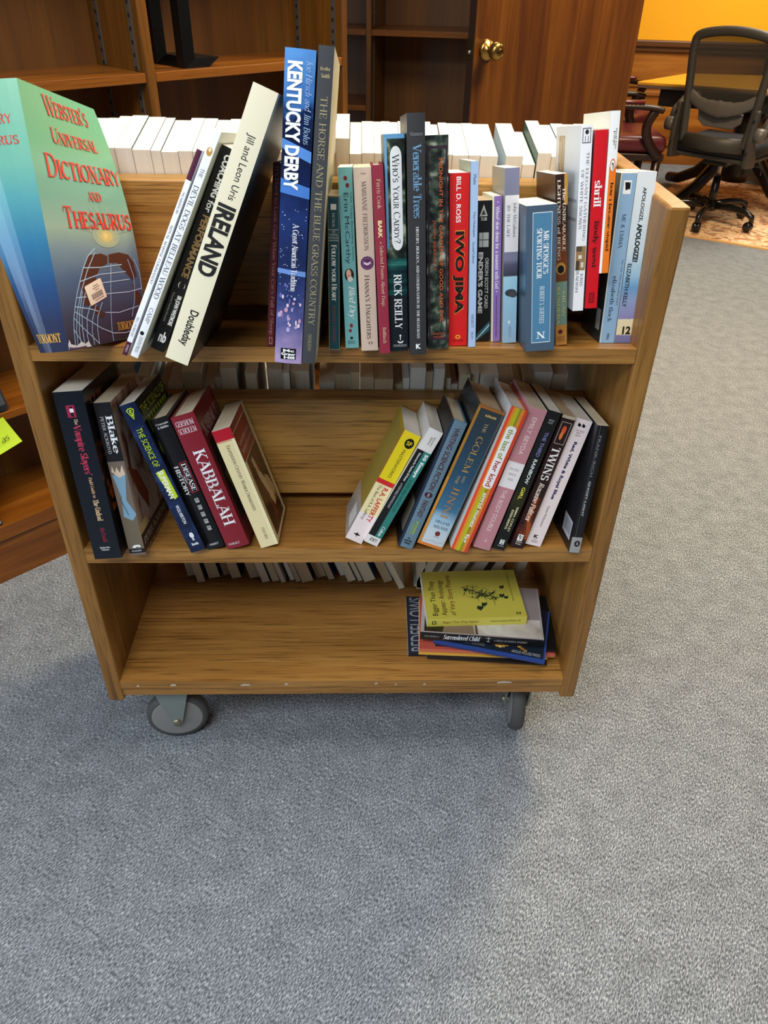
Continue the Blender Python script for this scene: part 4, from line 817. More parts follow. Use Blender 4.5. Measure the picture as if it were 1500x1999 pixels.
T2_('superman', 'glossy navy starfield paperback with lime green lettering and diamond shield', spine=SPACE, front='0e1420', back='20406a', rough=.22, depth=.165,
    prints=[([(.25, .04), (.4, .028), (.62, .028), (.75, .04), (.5, .1)], GRN), ([(.32, .043), (.42, .034), (.60, .034), (.68, .043), (.5, .088)], '16284e'), ([(.22, .44), (.8, .43), (.86, .62), (.6, .632), (.3, .5)], GRN)]+[(disc(rnd.uniform(.05, .95), rnd.uniform(.02, .97), .012, .0012, 6), 'b8c4e0') for _ in range(30)]+[(disc(.55, .885, .14, .02), 'e8ecf0'), (.48, .62, .9, .922, 'c8ccd0')],
    fprints=[(.05, .95, .04, .11, '1a2418'), (.1, .9, .12, .22, '8aa81c')]+[(.12+.1*k, .15+.1*k, .12, .22, '10160c') for k in range(8)]+[(disc(.3, .32, .22, .08), '8aa81c'), (disc(.34, .32, .16, .06), '10141c')], ftexts=[('THE SCIENCE OF', 's', '9ab01e', .06, .96, .045, .1, 'h')],
    texts=[('S', 'k', GRN, .42, .6, .038, .078, 'h', PB), ('THE SCIENCE OF', 's', GRN, .3, .68, .155, .405), ('SUPERMAN', 'k', 'f4f4d0', .34, .7, .435, .62), ('WOLVERTON', 'b', 'e8ecf0', .42, .64, .67, .80, 'd', AU), ('ibooks', 'k', 'e8ecf0', .3, .74, .935, .955, 'h', PB)])
T2_('disease', 'black hardcover with red-outlined white title between the navy and crimson books', hard=True, bulge=.08, spine='151416', front='1c181a', pages='c', rough=.3,
    prints=[([(.52, .33), (.92, .325), (.92, .555), (.52, .56)], 'b02a38'), ([(.55, .335), (.89, .33), (.89, .55), (.55, .555)], '151416')]+[(.5, .72, .60+.055*k, .635+.055*k, 'a8a8a4') for k in range(5)]+[(.54, .68, .61+.055*k, .614+.055*k, '2a2a2a') for k in range(5)],
    texts=[('Cartwright', 'R', 'e8e8e8', .2, .9, .035, .05, 'h', AU), ('& Biddiss', 'R', 'e8e8e8', .25, .85, .056, .072, 'h', AU), ('DISEASE', 'C', W, .6, .85, .34, .545), ('AND', 'C', W, .46, .54, .42, .48), ('HISTORY', 'C', W, .16, .42, .345, .57), ('DORSET', 'C', W, .22, .74, .957, .972, 'h', PB)])
T2_('kabbalah', 'thick crimson hardcover with big white serif title on the middle shelf', hard=True, bulge=.05, spine='85202c', front='76151f', pages='c', rough=.32, depth=.155,
    fprints=[([(.12, .24), (.9, .24), (.9, .84), (.12, .84)], '1a1210'), ([(.2, .5), (.5, .45), (.6, .6), (.3, .64)], '6a5a1e')], ftexts=[('KABBALAH', 'C', 'c8a8a4', .1, .96, .1, .2, 'h')],
    texts=[('GERSHOM', 'R', 'e8ccd0', .1, .86, .035, .075, 'h', AU), ('SCHOLEM', 'R', 'e8ccd0', .1, .86, .085, .125, 'h', AU), ('KABBALAH', 'C', 'f4f0f0', .3, .82, .25, .82), ('DORSET', 'C', 'e8d8d8', .14, .64, .955, .972, 'h', PB)])
PAINT = mat_noise('dark_painting_print', [(.38, '160e0b'), (.5, '34201a'), (.62, '5a281a')], 14, 4, (1, 1, 1), .3, distort=.8)
T2_('oxford', 'cream paperback with red top and a dark painted cover, last of the left group', spine='ead9a6', front='e8ddb8', back='e4d6a8', pages='c', rough=.3, depth=.148,
    prints=[(0, 1, 0, .09, 'b8182a'), (0, 1, .095, .099, 'b8182a'), (.83, 1, .09, 1, 'f2e4b4')], fprints=[(0, .86, .0, .30, '8a1420'), (0, .86, .055, .062, 'e8d8c0'), (0, .86, .30, .306, 'e8d8c0'), (.10, .88, .306, .965, PAINT), (0, .10, .306, 1, 'ead9a6')]
      +[([(.34, .40), (.42, .36), (.46, .46), (.56, .56), (.64, .62), (.7, .72), (.72, .80), (.64, .82), (.56, .75), (.46, .66), (.38, .56), (.34, .48)], 'efd8ac'), ([(.30, .36), (.38, .34), (.44, .40), (.42, .50), (.34, .47)], 'e6c898'), ([(.52, .58), (.66, .60), (.74, .70), (.70, .82), (.60, .84), (.50, .74)], 'ecd2a2'), ([(.62, .56), (.78, .62), (.86, .74), (.8, .80), (.68, .74), (.6, .64)], 'd8b888'), ([(.4, .7), (.5, .78), (.56, .9), (.48, .9)], '8a4a28'), ([(.22, .5), (.34, .42), (.36, .58), (.48, .72), (.4, .74)], '5a2018'), ([(.44, .42), (.48, .4), (.5, .5), (.46, .5)], '8a5a38')],
    ftexts=[('OXFORD WORLD\'S CLASSICS', 'r', 'c88a80', .08, .8, .018, .04, 'h', PB), ('Eighteenth-Century', 'r', 'e8d0b8', .08, .8, .15, .19, 'h'), ('Women Dramatists', 'r', 'e8d0b8', .08, .8, .21, .25, 'h')],
    texts=[('Eighteenth-Century Women Dramatists', 'c', '3a3024', .42, .62, .13, .68), ('OXFORD', 'r', '4a3c2c', .44, .6, .83, .935, 'd', PB)])
T2_('lafferty', 'yellow and pinkish-white paperback with a red band, first of the right-leaning group', spine='efe2de', front='e8d23a', back='b0962a', rough=.3, depth=.13,
    prints=[(0, 1, 0, .425, 'ecd21e'), (0, .03, 0, 1, 'a01828'), (0, 1, .425, .465, 'd02a2a'), (0, 1, .465, .74, 'f0dfa8'), (0, 1, .74, 1, 'efe0dc'), (disc(.62, .085, .26, .042), '15130f')]
      +[([(.5, .91), (.53, .925), (.72, .935), (.53, .945), (.5, .965), (.47, .945), (.28, .935), (.47, .925)], K)], bprints=[(0, 1, 0, .72, 'a88e1e')]+[(.04+.05*k, .055+.05*k, .04, .72, '6a6a5a') for k in range(19)]+[(0, 1, .72, 1, 'a8a09a'), (.1, .5, .8, .94, 'e0dcd8')],
    texts=[('SF', 'b', 'ecd21e', .47, .77, .068, .102, 'h', PB), ('MASTERWORKS', 's', '2a2410', .46, .64, .145, .395, 'd', PB), ('R.A. LAFFERTY', 'b', 'c8202a', .54, .84, .485, .80, 'd', AU), ('The Best of R.A. Lafferty', 's', '2a2420', .2, .42, .475, .80)])
T2_('essays', 'black and teal striped paperback with white ends, leaning third from the gap', spine='e9e2dc', front='d8d2ca', back='d8d4cc', depth=.135,
    prints=[(0, .5, .175, .93, '121314'), (.5, 1, .175, .93, '2f7f74'), (.28, .8, .948, .975, 'c8c4be'), (.28, .8, .948, .953, '2a2a2a'), (.5, .56, .958, .975, '3a3a3a'), (.3, .36, .958, .975, '3a3a3a')],
    texts=[("Instructor's", 's', '3a342e', .62, .76, .05, .125), ('Edition', 's', '3a342e', .42, .56, .06, .12), ('50 Essays', 'k', 'eef4f2', .6, .9, .19, .385), ('A PORTABLE ANTHOLOGY', 's', '123a36', .62, .82, .41, .70), ('Resources for Teaching 50 Essays', 'b', 'e8e8e8', .2, .4, .20, .44), ('A PORTABLE ANTHOLOGY', 's', 'c8c8c8', .2, .36, .46, .68), ('Cohen', 'J', 'eef4f2', .62, .86, .83, .915, 'd', AU)])
T2_('writing', 'grey-blue hardcover with dark technical lettering, leaning beside the teal-striped one', hard=True, bulge=.05, spine='66808f', front='566a78', back='15181c', pages='c', depth=.13, prints=[(0, .16, 0, 1, '1f2c40'), (disc(.55, .565, .26, .022), '3a1a28')], bprints=[(.05, .4, .66, .9, '6a675a')],
    texts=[('WRITING SCIENCE FICTION', 'b', '4a2430', .38, .74, .05, .525), ('AND', 'b', 'c8b8c0', .48, .62, .55, .58), ('FANTASY', 'b', '4a2430', .36, .72, .61, .745), ('20 DYNAMIC', 'k', 'a8c828', .56, .68, .775, .885), ('ESSAYS', 'k', '8aa828', .38, .5, .80, .885), ('ST.', 'k', '14181c', .42, .6, .915, .928, 'h', PB), ('MARTINS', 'k', '14181c', .26, .76, .935, .948, 'h', PB), ('PRESS', 'k', '14181c', .3, .72, .955, .968, 'h', PB)])
GOL = mat_grad('golem_jacket', [(0, 'c8ced0'), (.1, 'c2cfd6'), (.2, '9fc0d4'), (.27, '3f7090'), (.5, '2b4f68'), (.75, '283e4e'), (1, '333a3c')], .2587, 2, .10, 22, .25)
T2_('golem', 'thick hardcover with orange-edged deep blue spine fading to pale, leaning', hard=True, bulge=.03, spine=GOL, front='8a5a2a', back='16242e', pages='t', rough=.22, depth=.155,
    prints=[(0, .10, 0, .5, 'a8762e'), (0, .10, .5, 1, 'c8862c'), (.955, .965, .02, .98, 'b08a50'), (.115, .125, .03, .98, '2a3a44'), (0, 1, 0, .018, 'a0622a'), (0, 1, .98, 1, 'd87a28'), (disc(.58, .895, .1, .018), '7a2a1a'), (.47, .68, .92, .922, '6a5a4a')]+[([(.2+.09*k, .955+.006*math.sin(k*1.4)), (.29+.09*k, .955+.006*math.sin((k+1)*1.4)), (.29+.09*k, .957+.006*math.sin((k+1)*1.4)), (.2+.09*k, .957+.006*math.sin(k*1.4))], '8a94a0') for k in range(8)]+[([(.35+.06*k, .05+.008*math.sin(k*2)), (.40+.06*k, .045), (.42+.06*k, .058), (.37+.06*k, .062)], 'b89a5a') for k in range(7)],
    texts=[('THE', 'r', 'c8ae78', .48, .60, .10, .16), ('GOLEM', 'c', 'b9924e', .42, .66, .19, .44), ('AND', 'r', 'c8ae78', .56, .66, .46, .51), ('THE', 'r', 'c8ae78', .36, .46, .47, .53), ('JINNI', 'c', 'b9803e', .38, .66, .545, .775), ('HELENE', 'r', '2a3a54', .3, .88, .80, .82, 'h', AU), ('WECKER', 'r', '2a3a54', .3, .88, .838, .858, 'h', AU)])
T2_('lastkind', 'red, orange and lime striped hardcover with a white title label, leaning', hard=True, bulge=.03, spine='d8562c', front='c84a26', back='d8dcdc', pages='w', depth=.155,
    prints=[(0, .16, 0, 1, 'dd4a26'), (.16, .3, 0, 1, 'e08a2c'), (.3, .5, 0, 1, 'b9b41e'), (.5, .62, 0, 1, '8a8a22'), (.62, .8, 0, 1, 'dd8a30'), (.8, 1, 0, 1, 'd2452a'), (capsule(.24, .8, .115, .54, .02, 5), 'eeeaea')],
    texts=[('the last of', 'b', '8a9430', .38, .7, .135, .335), ('her kind', 'b', 'b03028', .38, .7, .35, .525), ('sigrid nunez', 'b', 'f4f0e8', .4, .72, .57, .82, 'd', AU), ('fsg', 'b', 'f4f0e8', .42, .72, .87, .935, 'd', PB)])
T2_('beyda', 'dusty pink hardcover with a white sale label across its spine, leaning', spine='bd8288', front='c08a8c', back='d8a0a8', depth=.155, pages='c', prints=[(0, 1, .365, .545, 'e9e2e0'), (.55, .57, .915, .945, 'e8d0d2'), (.47, .65, .937, .941, 'e8d0d2')],
    texts=[('EMILY BEYDA', 's', 'ecd4d4', .36, .62, .06, .31, 'd', AU), ('ON SALE', 's', '8a8482', .25, .8, .405, .42, 'h', PB), ('MARCH', 's', '8a8482', .3, .74, .44, .455, 'h', PB), ('2020', 's', '8a8482', .36, .68, .475, .49, 'h', PB), ('THE BODY DOUBLE', 's', 'ecd4d4', .36, .62, .56, .865)])
RAIN = mat_grad('rainbow_cover', [(0, '101112'), (.28, '14140f'), (.36, '2c2a14'), (.46, '161a12'), (1, '111214')], .2528, 2, .05, 30, .4)
T2_('rainbow', 'black paperback with violet, white and yellow title letters, leaning', spine=RAIN, front='17181a', pages='w', depth=.15, prints=[(.38, .74, .925, .96, W), (.42, .70, .93, .955, '17181a'), (.44, .52, .933, .952, W), (.6, .68, .933, .952, W), (.5, .62, .94, .945, W)],
    texts=[('ON-SALE', 's', 'c8c8c8', .3, .7, .055, .066, 'h', PB), ('1/21/20', 's', 'c8c8c8', .3, .66, .072, .083, 'h', PB), ('THE THIRD', 'b', '7c7cb0', .38, .66, .14, .31), ('RAINBOW', 'b', 'e8ecec', .38, .66, .33, .505), ('GIRL', 'b', 'ded44a', .38, .66, .53, .62), ('EMMA COPLEY', 'b', 'd8d0a0', .58, .76, .675, .86, 'd', AU), ('EISENBERG', 'b', 'd8d0a0', .3, .48, .70, .845, 'd', AU), ('hachette', 's', 'c8c8c8', .3, .82, .967, .976, 'h', PB)])
FIRE = mat_noise('fire_print', [(.38, '22100e'), (.48, '5a2212'), (.58, 'b8581e'), (.68, 'f0b070')], 34, 4, (1, 1, .35), .35, distort=1.2)
T2_('twins', 'dark maroon paperback with white condensed title and flames below, leaning', spine='2a1414', front='3a1a16', pages='t', depth=.15, prints=[(0, 1, .60, .93, FIRE), (0, 1, 0, .02, 'b8a890')]+ring(.14, .88, .045, .2, .03, .003, 'c8b8a8')+[(disc(.5, .1, .16, .03), 'd8522a'), (disc(.45, .14, .12, .03), 'e07a3a'), (.3, .7, .895, .945, W), ([(.36, .9), (.48, .9), (.52, .93), (.6, .9), (.66, .9), (.52, .942)], '2a1414')],
    texts=[('TWINS', 'C', 'f4eee6', .2, .82, .225, .47), ('Roxanne Pulitzer', 'J', 'f0dcc8', .3, .72, .49, .79, 'd', AU), ('Villard', 'R', 'e8d8c8', .26, .78, .95, .96, 'h', PB), ('Books', 'R', 'e8d8c8', .3, .74, .965, .975, 'h', PB)])
T2_('royal', 'pinkish-white paperback with navy title letters, leaning at the end of the right group', spine='efdcd8', front='e8b8c0', back='e8d0cc', depth=.14, prints=[([(.26, .028), (.44, .04), (.4, .058), (.22, .05)], K), ([(.52, .028), (.7, .04), (.66, .058), (.48, .05)], K)],
    texts=[('ON SALE', 's', '5a5654', .24, .74, .078, .09, 'h', PB), ('MAY', 's', '5a5654', .34, .6, .096, .108, 'h', PB), ('2019', 's', '5a5654', .32, .62, .114, .126, 'h', PB), ('Red, White & Royal Blue', 'k', '232c56', .36, .62, .165, .615), ('Casey McQuiston', 's', '3a3438', .4, .58, .67, .84, 'd', AU), ('K', 'k', K, .34, .62, .91, .938, 'h', PB), ('ST.', 's', K, .4, .56, .945, .952, 'h', PB), ("MARTIN'S", 's', K, .28, .7, .956, .963, 'h', PB), ('GRIFFIN', 's', K, .3, .68, .967, .974, 'h', PB)])
T2_('frank', 'black paperback with silver foot standing alone at the right end of the middle shelf', spine='141416', front='1c1c1e', back='1b1b1e', pages='c', depth=.15, prints=[(.27, .285, 0, 1, '8a8a8c'), (.6, .61, 0, 1, '5a5a5c'), (0, 1, .872, 1, '9a9a98'), (disc(.6, .925, .28, .026), '1a1a1c'), ([(.6, .905), (.72, .935), (.48, .935)], '9a9a98')],
    bprints=[(.08+.02*0, .4, .78, .93, 'c4c8cc')]+[(.12+.02*k, .128+.02*k, .80, .90, '3a3e44') for k in range(12)], btexts=[],
    texts=[('FRANK-RICH', 's', '8a8a8c', .34, .54, .075, .385, 'd', AU), ('GHOST-LIGHT', 'b', 'c8c8c8', .36, .54, .42, .70)])

# --- the pile lying flat at the right of the bottom shelf
def flat_book(left, right, z0, T, D, label, **kw):
    l = Vector((left[0], left[1], 0)); r = Vector((right[0], right[1], 0)); c = (l-r).normalized(); a = Vector((0, 0, 1)); d = c.cross(a)
    return book(frame_m(a, d, c, r+Vector((0, 0, Z3+z0+T/2))), T, (l-r).length, D, label, **kw)
zz = .0004
flat_book((.129, .062), (.330, .058), zz, .0058, .172, 'dark navy paperback with grey block letters, lowest in the pile on the bottom shelf', spine='15171f', front='272a3a', ftexts=[('BEDFELLOWS', 's', '9aa0a4', .05, .98, .03, .20, 'h')])
flat_book((.165, .050), (.402, .029), zz+.0062, .0044, .15, 'thin black book with white page edges, second lowest in the pile on the bottom shelf', spine='17181b', front='17181b')
flat_book((.149, .056), (.404, .040), zz+.011, .003, .16, 'thin yellow-covered book under the salmon-edged one in the bottom pile', spine='e0b050', front='e0a840', pages='c')
SAL = 'd8705a'
flat_book((.150, .060), (.419, .042), zz+.0144, .0096, .155, 'salmon-edged book with orange spine in the middle of the bottom pile', spine=SAL, front='c85a48', prints=[(0, .25, 0, 1, 'c89a4a')])
flat_book((.182, .066), (.422, .046), zz+.0244, .0062, .16, 'black paperback with a red figure, just above the salmon-edged book in the pile', spine='121214', front='141416', fprints=[(disc(.45, .04, .1, .03), '9a2a2a')])
flat_book((.178, .066), (.389, .008), zz+.031, .0115, .142, 'blue-edged navy hardcover with a gold necklace printed on its cover, turned askew in the pile', hard=True, spine='1f3f86', front='16202e', pages='c',
          fprints=[(0, 1, 0, .012, '2a4f9a'), (0, .012, 0, 1, '2a4f9a'), (0, 1, .985, 1, '2a4f9a')]+[(disc(.16+.05*math.sin(k*.7), .40+.028*k, .026, .018, 8), rnd.choice(['c89a3c', 'e0c070', '9a6a28'])) for k in range(16)],
          ftexts=[])
def cover_text(s, left, right, z0, u0, u1, d0, d1, col, T, D, nm):  # lettering along the front edge of a cover lying face up
    l = Vector((left[0], left[1], 0)); r = Vector((right[0], right[1], 0)); c = (r-l).normalized(); d = Vector((0, 0, 1)).cross(c); L = (r-l).length
    mb = MB(); o = l+c*(L*u0)+d*(D*d0)+Vector((0, 0, Z3+z0+T+.0009)); place_text(mb, s, 's', o, c*(L*(u1-u0)), d*(D*(d1-d0))); return mb.build(nm, m_(col))
def adopt(child, name):
    par = [o for o in bpy.data.objects if o.get('label', '').startswith(name)][0]
    bpy.context.view_layer.update(); mw = child.matrix_world.copy(); child.parent = par; child.matrix_parent_inverse = par.matrix_world.inverted(); child.matrix_world = mw
adopt(cover_text('ARGUS HOUSE PRESS', (.178, .066), (.389, .008), zz+.031, .70, .955, .035, .09, 'a8acb0', .0115, .142, 'publisher_mark'), 'blue-edged navy')
adopt(cover_text('BLACK MERMAID', (.178, .066), (.389, .008), zz+.031, .22, .46, .05, .10, '8a8e94', .0115, .142, 'title_lettering'), 'blue-edged navy')
VEIL = mat_noise('bride_photo_print', [(.36, '3a3028'), (.46, 'c8bcae'), (.6, 'e9e4de')], 11, 5, (1, 1, 1), .22, distort=.5)
flat_book((.151, .066), (.391, .041), zz+.044, .0205, .150, 'black-spined glossy paperback with a veiled bride photograph, directly under the yellow paperback', spine='121214', front='b8aca8', rough=.2, pages='w',
          fprints=[(.02, .98, .03, .985, 'a89c9c'), (.02, .36, .42, .985, VEIL), (.02, .40, .03, .42, '241c16'), ([(.02, .18), (.25, .2), (.34, .32), (.3, .42), (.02, .44)], '8a7460'), (.40, .98, .03, .5, 'b0a4a8'), ([(.02, .45), (.2, .44), (.36, .5), (.36, .515), (.2, .46), (.02, .47)], '5a4e4a')],
          prints=[(.36, .40, .55, .56, 'd8d8d8'), (.25, .9, .553, .557, 'd8d8d8'), (.3, .34, .54, .57, 'd8d8d8'), (.7, .75, .535, .575, 'd8d8d8')], texts=[('McELMURRAY', 'r', 'b8b8b8', .42, .62, .035, .155, 'd', AU), ('Surrendered Child', 'J', 'f0f0f0', .25, .85, .19, .49), ("A BIRTH MOTHER'S JOURNEY", 'r', 'c8c8c8', .40, .62, .60, .87)])
YEL, INK = 'd9cc52', '1f3a26'
fp = []
r2 = random.Random(5)
for k in range(90):   # scribbled plant drawing
    cx, cy = .38+.0022*k+r2.gauss(0, .06), .74-.0032*k+r2.gauss(0, .035); an = r2.uniform(0, PI); ln = r2.uniform(.02, .11); wd = r2.uniform(.004, .010)
    dx, dy = math.cos(an)*ln, math.sin(an)*ln*.6
    fp.append(([(cx-dx, cy-dy), (cx-dx*.3+wd, cy-dy*.3), (cx+dx, cy+dy), (cx-wd, cy+wd)], INK))
for cx, cy, s in ((.20, .55, .06), (.27, .60, .05), (.44, .80, .05), (.62, .82, .045), (.40, .84, .04), (.58, .44, .04)):
    fp.append(([(cx-s, cy), (cx-s*.3, cy-s*.6), (cx+s*.7, cy-s*.4), (cx+s*.4, cy+s*.2), (cx+s, cy+s*.5), (cx, cy+s*.6)], INK))
for k in range(10): fp.append(([(.38+.02*k, .76-.03*k), (.40+.02*k, .755-.03*k), (.42+.02*k, .725-.03*k), (.40+.02*k, .73-.03*k)], '4a5a2a'))
flat_book((.1645, .079), (.3632, .0855), zz+.065, .0205, .143, 'yellow paperback with a green scribbled plant drawing, lying on top of the pile', spine=YEL, front=YEL, rough=.4, fprints=fp+[(.05, .09, .90, .945, '2a2a1a'), (.062, .08, .91, .935, YEL)],
          prints=[(.3, .72, .05, .09, '2a2a1a'), (.4, .62, .058, .082, YEL)], texts=[('Bigger Than They Appear', 's', '7a3a1e', .34, .68, .16, .52), ('Katerina Stoykova-Klemer, Ed.', 's', '3a4a2a', .36, .66, .64, .94, 'd', AU)],
          ftexts=[('Bigger Than They', 's', '1e1a10', .06, .78, .06, .13, 'h'), ('Appear: Anthology', 's', '5a2a14', .06, .80, .15, .22, 'h'), ('of Very Short Poems', 's', '7a3a1c', .06, .90, .24, .31, 'h'), ('Edited by Katerina Stoykova-Klemer', 's', '8a7a2a', .32, .93, .895, .92, 'h', AU)])

# --- the rows shelved from the far side, fore-edges towards the camera
ORD = ['zeroth', 'first', 'second', 'third', 'fourth', 'fifth', 'sixth', 'seventh', 'eighth', 'ninth', 'tenth', 'eleventh', 'twelfth', 'thirteenth', 'fourteenth', 'fifteenth', 'sixteenth', 'seventeenth', 'eighteenth', 'nineteenth', 'twentieth']
TENS = {20: 'twenty', 30: 'thirty', 40: 'forty', 50: 'fifty'}
def ordinal(n): return ORD[n] if n <= 20 else (TENS[n//10*10]+'-'+ORD[n % 10] if n % 10 else {30: 'thirtieth', 40: 'fortieth', 50: 'fiftieth'}[n])
COVERS = ['e6e2d8', '2a2a2e', '6a2a2a', '2a4a6a', 'c8b89a', '8a8a86', '3a5a4a', 'd8d4cc', '1c2430', '7a6a8a', 'e0dcd0', 'b8c4cc']
r3 = random.Random(11)
def back_book(x0, x1, yb, zb, H, D, label, group, pages, spine=None, T=None):
    """spine turned to the far side; fore-edge foot line at (yb, zb) on the back slope"""
    a = Vector((-1, 0, 0)); d = Vector((0, -math.cos(SLOPE), -math.sin(SLOPE))); c = Vector((0, -math.sin(SLOPE), math.cos(SLOPE)))
    T = (x1-x0)*.975
    o = Vector(((x0+x1)/2, yb, zb))-d*D+c*.0006
    return book(frame_m(a, d, c, o), T, H, D, label, spine=spine or r3.choice(COVERS), pages=pages, group=group, rough=.5)
px = [100, 122, 148, 175, 200, 225, 258.5, 294, 314, 347, 375, 403, 430, 455, 480, 507, 535, 560, 584, 608, 632, 655, 682, 706, 731, 747, 765, 782, 800, 815, 828, 852, 867, 885, 917.5, 940.5, 976, -991, 1026, 1052, -1054, 1082, 1108, 1134, 1160, 1186, 1210]
n = 0; prev = None
for i in range(len(px)-1):
    a0, a1 = abs(px[i]), px[i+1]
    if a1 < 0: continue
    n += 1; x0, x1 = -.30+(a0-258)*.00075, -.30+(a1-258)*.00075
    if px[i] == 1026: H = .236
    H = r3.uniform(.2395, .2425); H = {1052: .2425, 1026: .2405, 200: .2445, 225: .2445, 815: .234, 852: .236, 655: .262, 1054: .245}.get(abs(px[i]), H)
    if px[i] in (1026,): H = .228
    D = r3.uniform(.128, .136)
    if abs(px[i]) == 655: D = .10
    sp = 'b8ccd8' if px[i] == -991 else None
    back_book(x0, x1, .2508, .890, H, D, 'white-paged paperback, spine turned away, %s from the left in the back row on top' % ordinal(n), 'back row on the top shelf', 'w', sp)
x = -.415; n = 0
while x < .375:
    T = r3.choice([.012, .016, .02, .024, .028, .034]); n += 1
    if r3.random() < .10: x += r3.uniform(.008, .02)
    back_book(x, min(x+T, .40), .2518+r3.choice([0, 0, .004, .012]), .527+.001, r3.choice([.225, .238, .242, .248, .252, .26]), r3.uniform(.12, .135), 'cream-paged book in shadow, %s from the left in the middle shelf back row' % ordinal(n), 'back row on the middle shelf', r3.choice(['c', 'c', 't', 'w']))
    x += T+.0004
x = -.392; n = 0; th0 = 0
while x < .128:
    T = r3.choice([.010, .013, .016, .018, .022, .026]); n += 1; H = r3.choice([.20, .21, .22, .232, .238]); th = -R(7+17*(x+.4)/.53)
    if r3.random() < .18: x += r3.uniform(.006, .014)
    x += abs(math.sin(th)-math.sin(th0))*.22; th0 = th
    yb = r3.uniform(.285, .318)-.03*max(0, x)/.13; D = r3.uniform(.115, .135)
    c = Vector((math.sin(th), 0, math.cos(th))); a = -Vector((math.cos(th), 0, -math.sin(th))); d = Vector((0, -1, 0))
    o = Vector((x+T/2, yb+D, Z3+.0006+T/2*abs(math.sin(th))))
    book(frame_m(a, d, c, o), T*.97, H, D, 'leaning book in deep shadow, %s from the left along the back of the bottom shelf' % ordinal(n), spine=r3.choice(COVERS), pages=r3.choice(['c', 't', 'c', 'w']), group='back row on the bottom shelf')
    x += T/math.cos(th)+.0012
for k, (xx, th, T, H, col, nm) in enumerate(((.166, 0, .018, .21, 'b8b4a8', 'upright pale book behind the left edge of the yellow paperback'), (.19, 22, .02, .235, '7f9a92', 'grey-green book leaning right behind the yellow paperback'), (.225, 24, .012, .235, 'c8c0b0', 'thin pale book leaning right behind the yellow paperback'), (.255, 25, .022, .24, '4a4640', 'dark grey book leaning right behind the pile'), (.295, 26, .022, .24, 'a89a86', 'tan book leaning right behind the pile'), (.335, 25, .02, .235, '2f2c2a', 'black book leaning right behind the pile'), (.372, 12, .018, .22, '8a7c68', 'brown book nearest the right end panel at the back of the bottom shelf'))):
    th = R(th); c = Vector((math.sin(th), 0, math.cos(th))); a = -Vector((math.cos(th), 0, -math.sin(th)))
    if th > 0 and k < 6: xx -= .03
    book(frame_m(a, Vector((0, -1, 0)), c, Vector((xx, .265+.13, Z3+.0006+T/2*abs(math.sin(th))))), T*.97, H, .13, nm, spine=col, pages='c', group='back row on the bottom shelf')

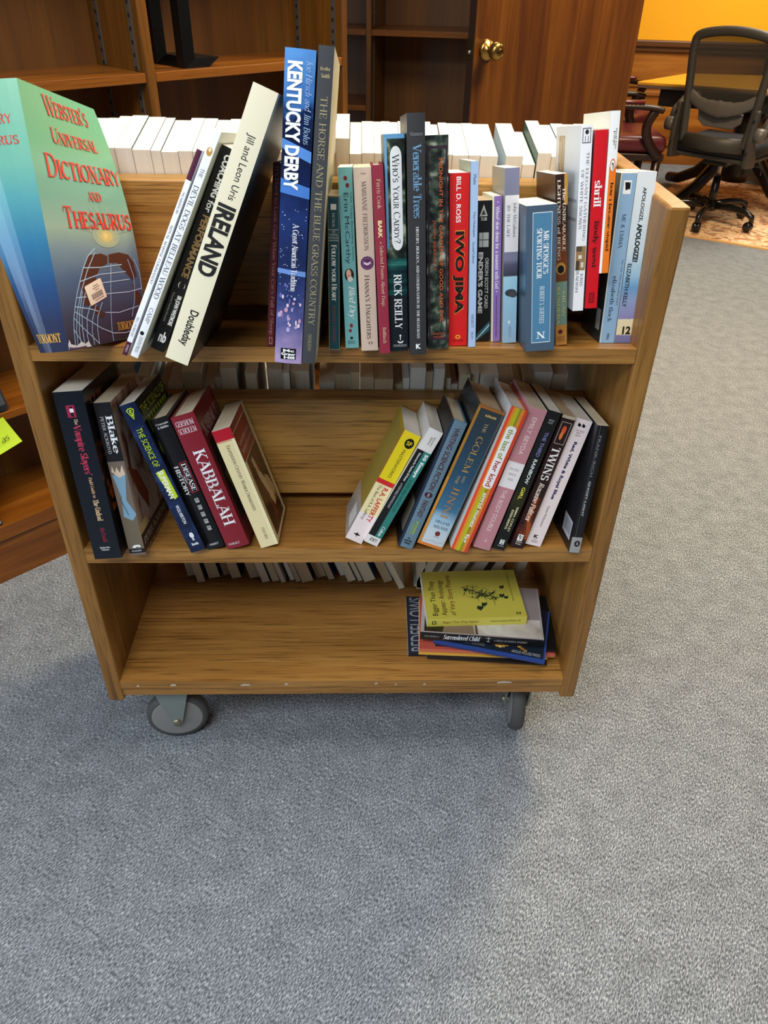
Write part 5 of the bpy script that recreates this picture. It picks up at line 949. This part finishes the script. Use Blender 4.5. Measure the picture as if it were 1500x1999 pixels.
# --- things on the built-in bookcase
BO, BU, BN = Vector((-.860, .597, 0)), Vector((math.cos(R(43.2)), math.sin(R(43.2)), 0)), Vector((-math.sin(R(43.2)), math.cos(R(43.2)), 0))
def bcp(s, dd, z): return BO+BU*s+BN*dd+Vector((0, 0, z))
BEM = mat('0d0d0e', .4, .2, 'bookend_enamel')
proto = None
for k in range(13):
    if proto is None:
        m = MB()
        # upright plate with an arched cut-out: two legs and an arch, and the tongue it stands on
        t = .0012; Wd, Hh, leg = .155, .28, .032
        MX = Matrix(((0, 0, 1, 0), (1, 0, 0, 0), (0, 1, 0, 0), (0, 0, 0, 1)))
        m.prism([(0, 0), (leg, 0), (leg, .17), (0, .17)], 0, t, 0, MX); m.prism([(Wd-leg, 0), (Wd, 0), (Wd, .17), (Wd-leg, .17)], 0, t, 0, MX)
        pts = [(0, .17)]+[(leg+(Wd-2*leg)*j/8, .17+.04*math.sin(PI*j/8)) for j in range(9)]+[(Wd, .17), (Wd, Hh-.02), (Wd-.02, Hh), (.02, Hh), (0, Hh-.02)]
        m.prism(pts, 0, t, 0, MX)
        m.box(.0, .07, .0, Wd, 0, t)
        proto = m.build('bookend', BEM); o = proto
    else:
        o = proto.copy(); C.objects.link(o)
    tag(o, 'black metal bookend nested in the row of identical ones on the bookcase shelf', 'bookend', 'nested bookends on the bookcase shelf')
    p = bcp(.676+.0024*k, .018, 1.1425+.0015*k); o.matrix_world = Matrix(((BU.x, BN.x, 0, p.x), (BU.y, BN.y, 0, p.y), (0, 0, 1, p.z), (0, 0, 0, 1))) 
def case_book(s, dd, z, th, T, H, D, label, **kw):
    th = R(th); c = BU*math.sin(th)+Vector((0, 0, math.cos(th))); a = BU*math.cos(th)-Vector((0, 0, math.sin(th)))
    return book(frame_m(a, BN, c, bcp(s, dd, z+.0006+T/2*abs(math.sin(th)))), T, H, D, label, **kw)
case_book(.054, .006, .463, -7, .034, .20, .14, 'dark grey book on the bookcase shelf just above the neon sticky note', hard=True, spine='23262a', front='2b2f33', prints=[(.15, .85, .72, .92, '4a5058')])
case_book(-.034, .006, .167, -8, .016, .19, .13, 'black paperback with a white panel near its foot on the lowest bookcase shelf', spine='15161a', front='1a1c20', prints=[(.1, .9, .80, .90, 'd8d8d4'), (.1, .9, .92, .98, '8a8a88')])
case_book(-.056, .006, .167, -9, .018, .195, .13, 'pale violet paperback beside the black one on the lowest bookcase shelf', spine='b8a8c8', front='c8c0d0')
# neon sticky note stuck to the shelf edge
sn = empty('sticky_note', frame_m(BU, -BN, Vector((0, 0, 1)), bcp(.0, -.006, .44)))
tag(sn, 'neon yellow-green sticky note hanging from the bookcase shelf edge at the left of the photo', 'sticky note')
sn.matrix_world = frame_m(BU, BN, Vector((0, 0, 1)), bcp(.036, -.004, .42))
SP = [(.036, -.036), (-.036, -.054), (-.0603, .018), (.0117, .036)]
m = MB()
for k in range(6):
    f0, f1 = k/6, (k+1)/6
    def L(i, j, f, e=0): return (SP[i][0]+(SP[j][0]-SP[i][0])*f, -.010*(1-f)**2+e, SP[i][1]+(SP[j][1]-SP[i][1])*f)
    m.face([L(0, 3, f0), L(0, 3, f1), L(1, 2, f1), L(1, 2, f0)]); m.face([L(0, 3, f0, .0002), L(1, 2, f0, .0002), L(1, 2, f1, .0002), L(0, 3, f1, .0002)])
m.build('note_paper', mat('d4f53a', .7, name='neon_paper'), sn, 0, True)
m = MB(); place_text(m, 'as', 'j', (-.008, -.0088, -.026), (.020, 0, .006), (-.004, 0, .013)); m.build('handwriting', mat('7a8a30', .8), sn)
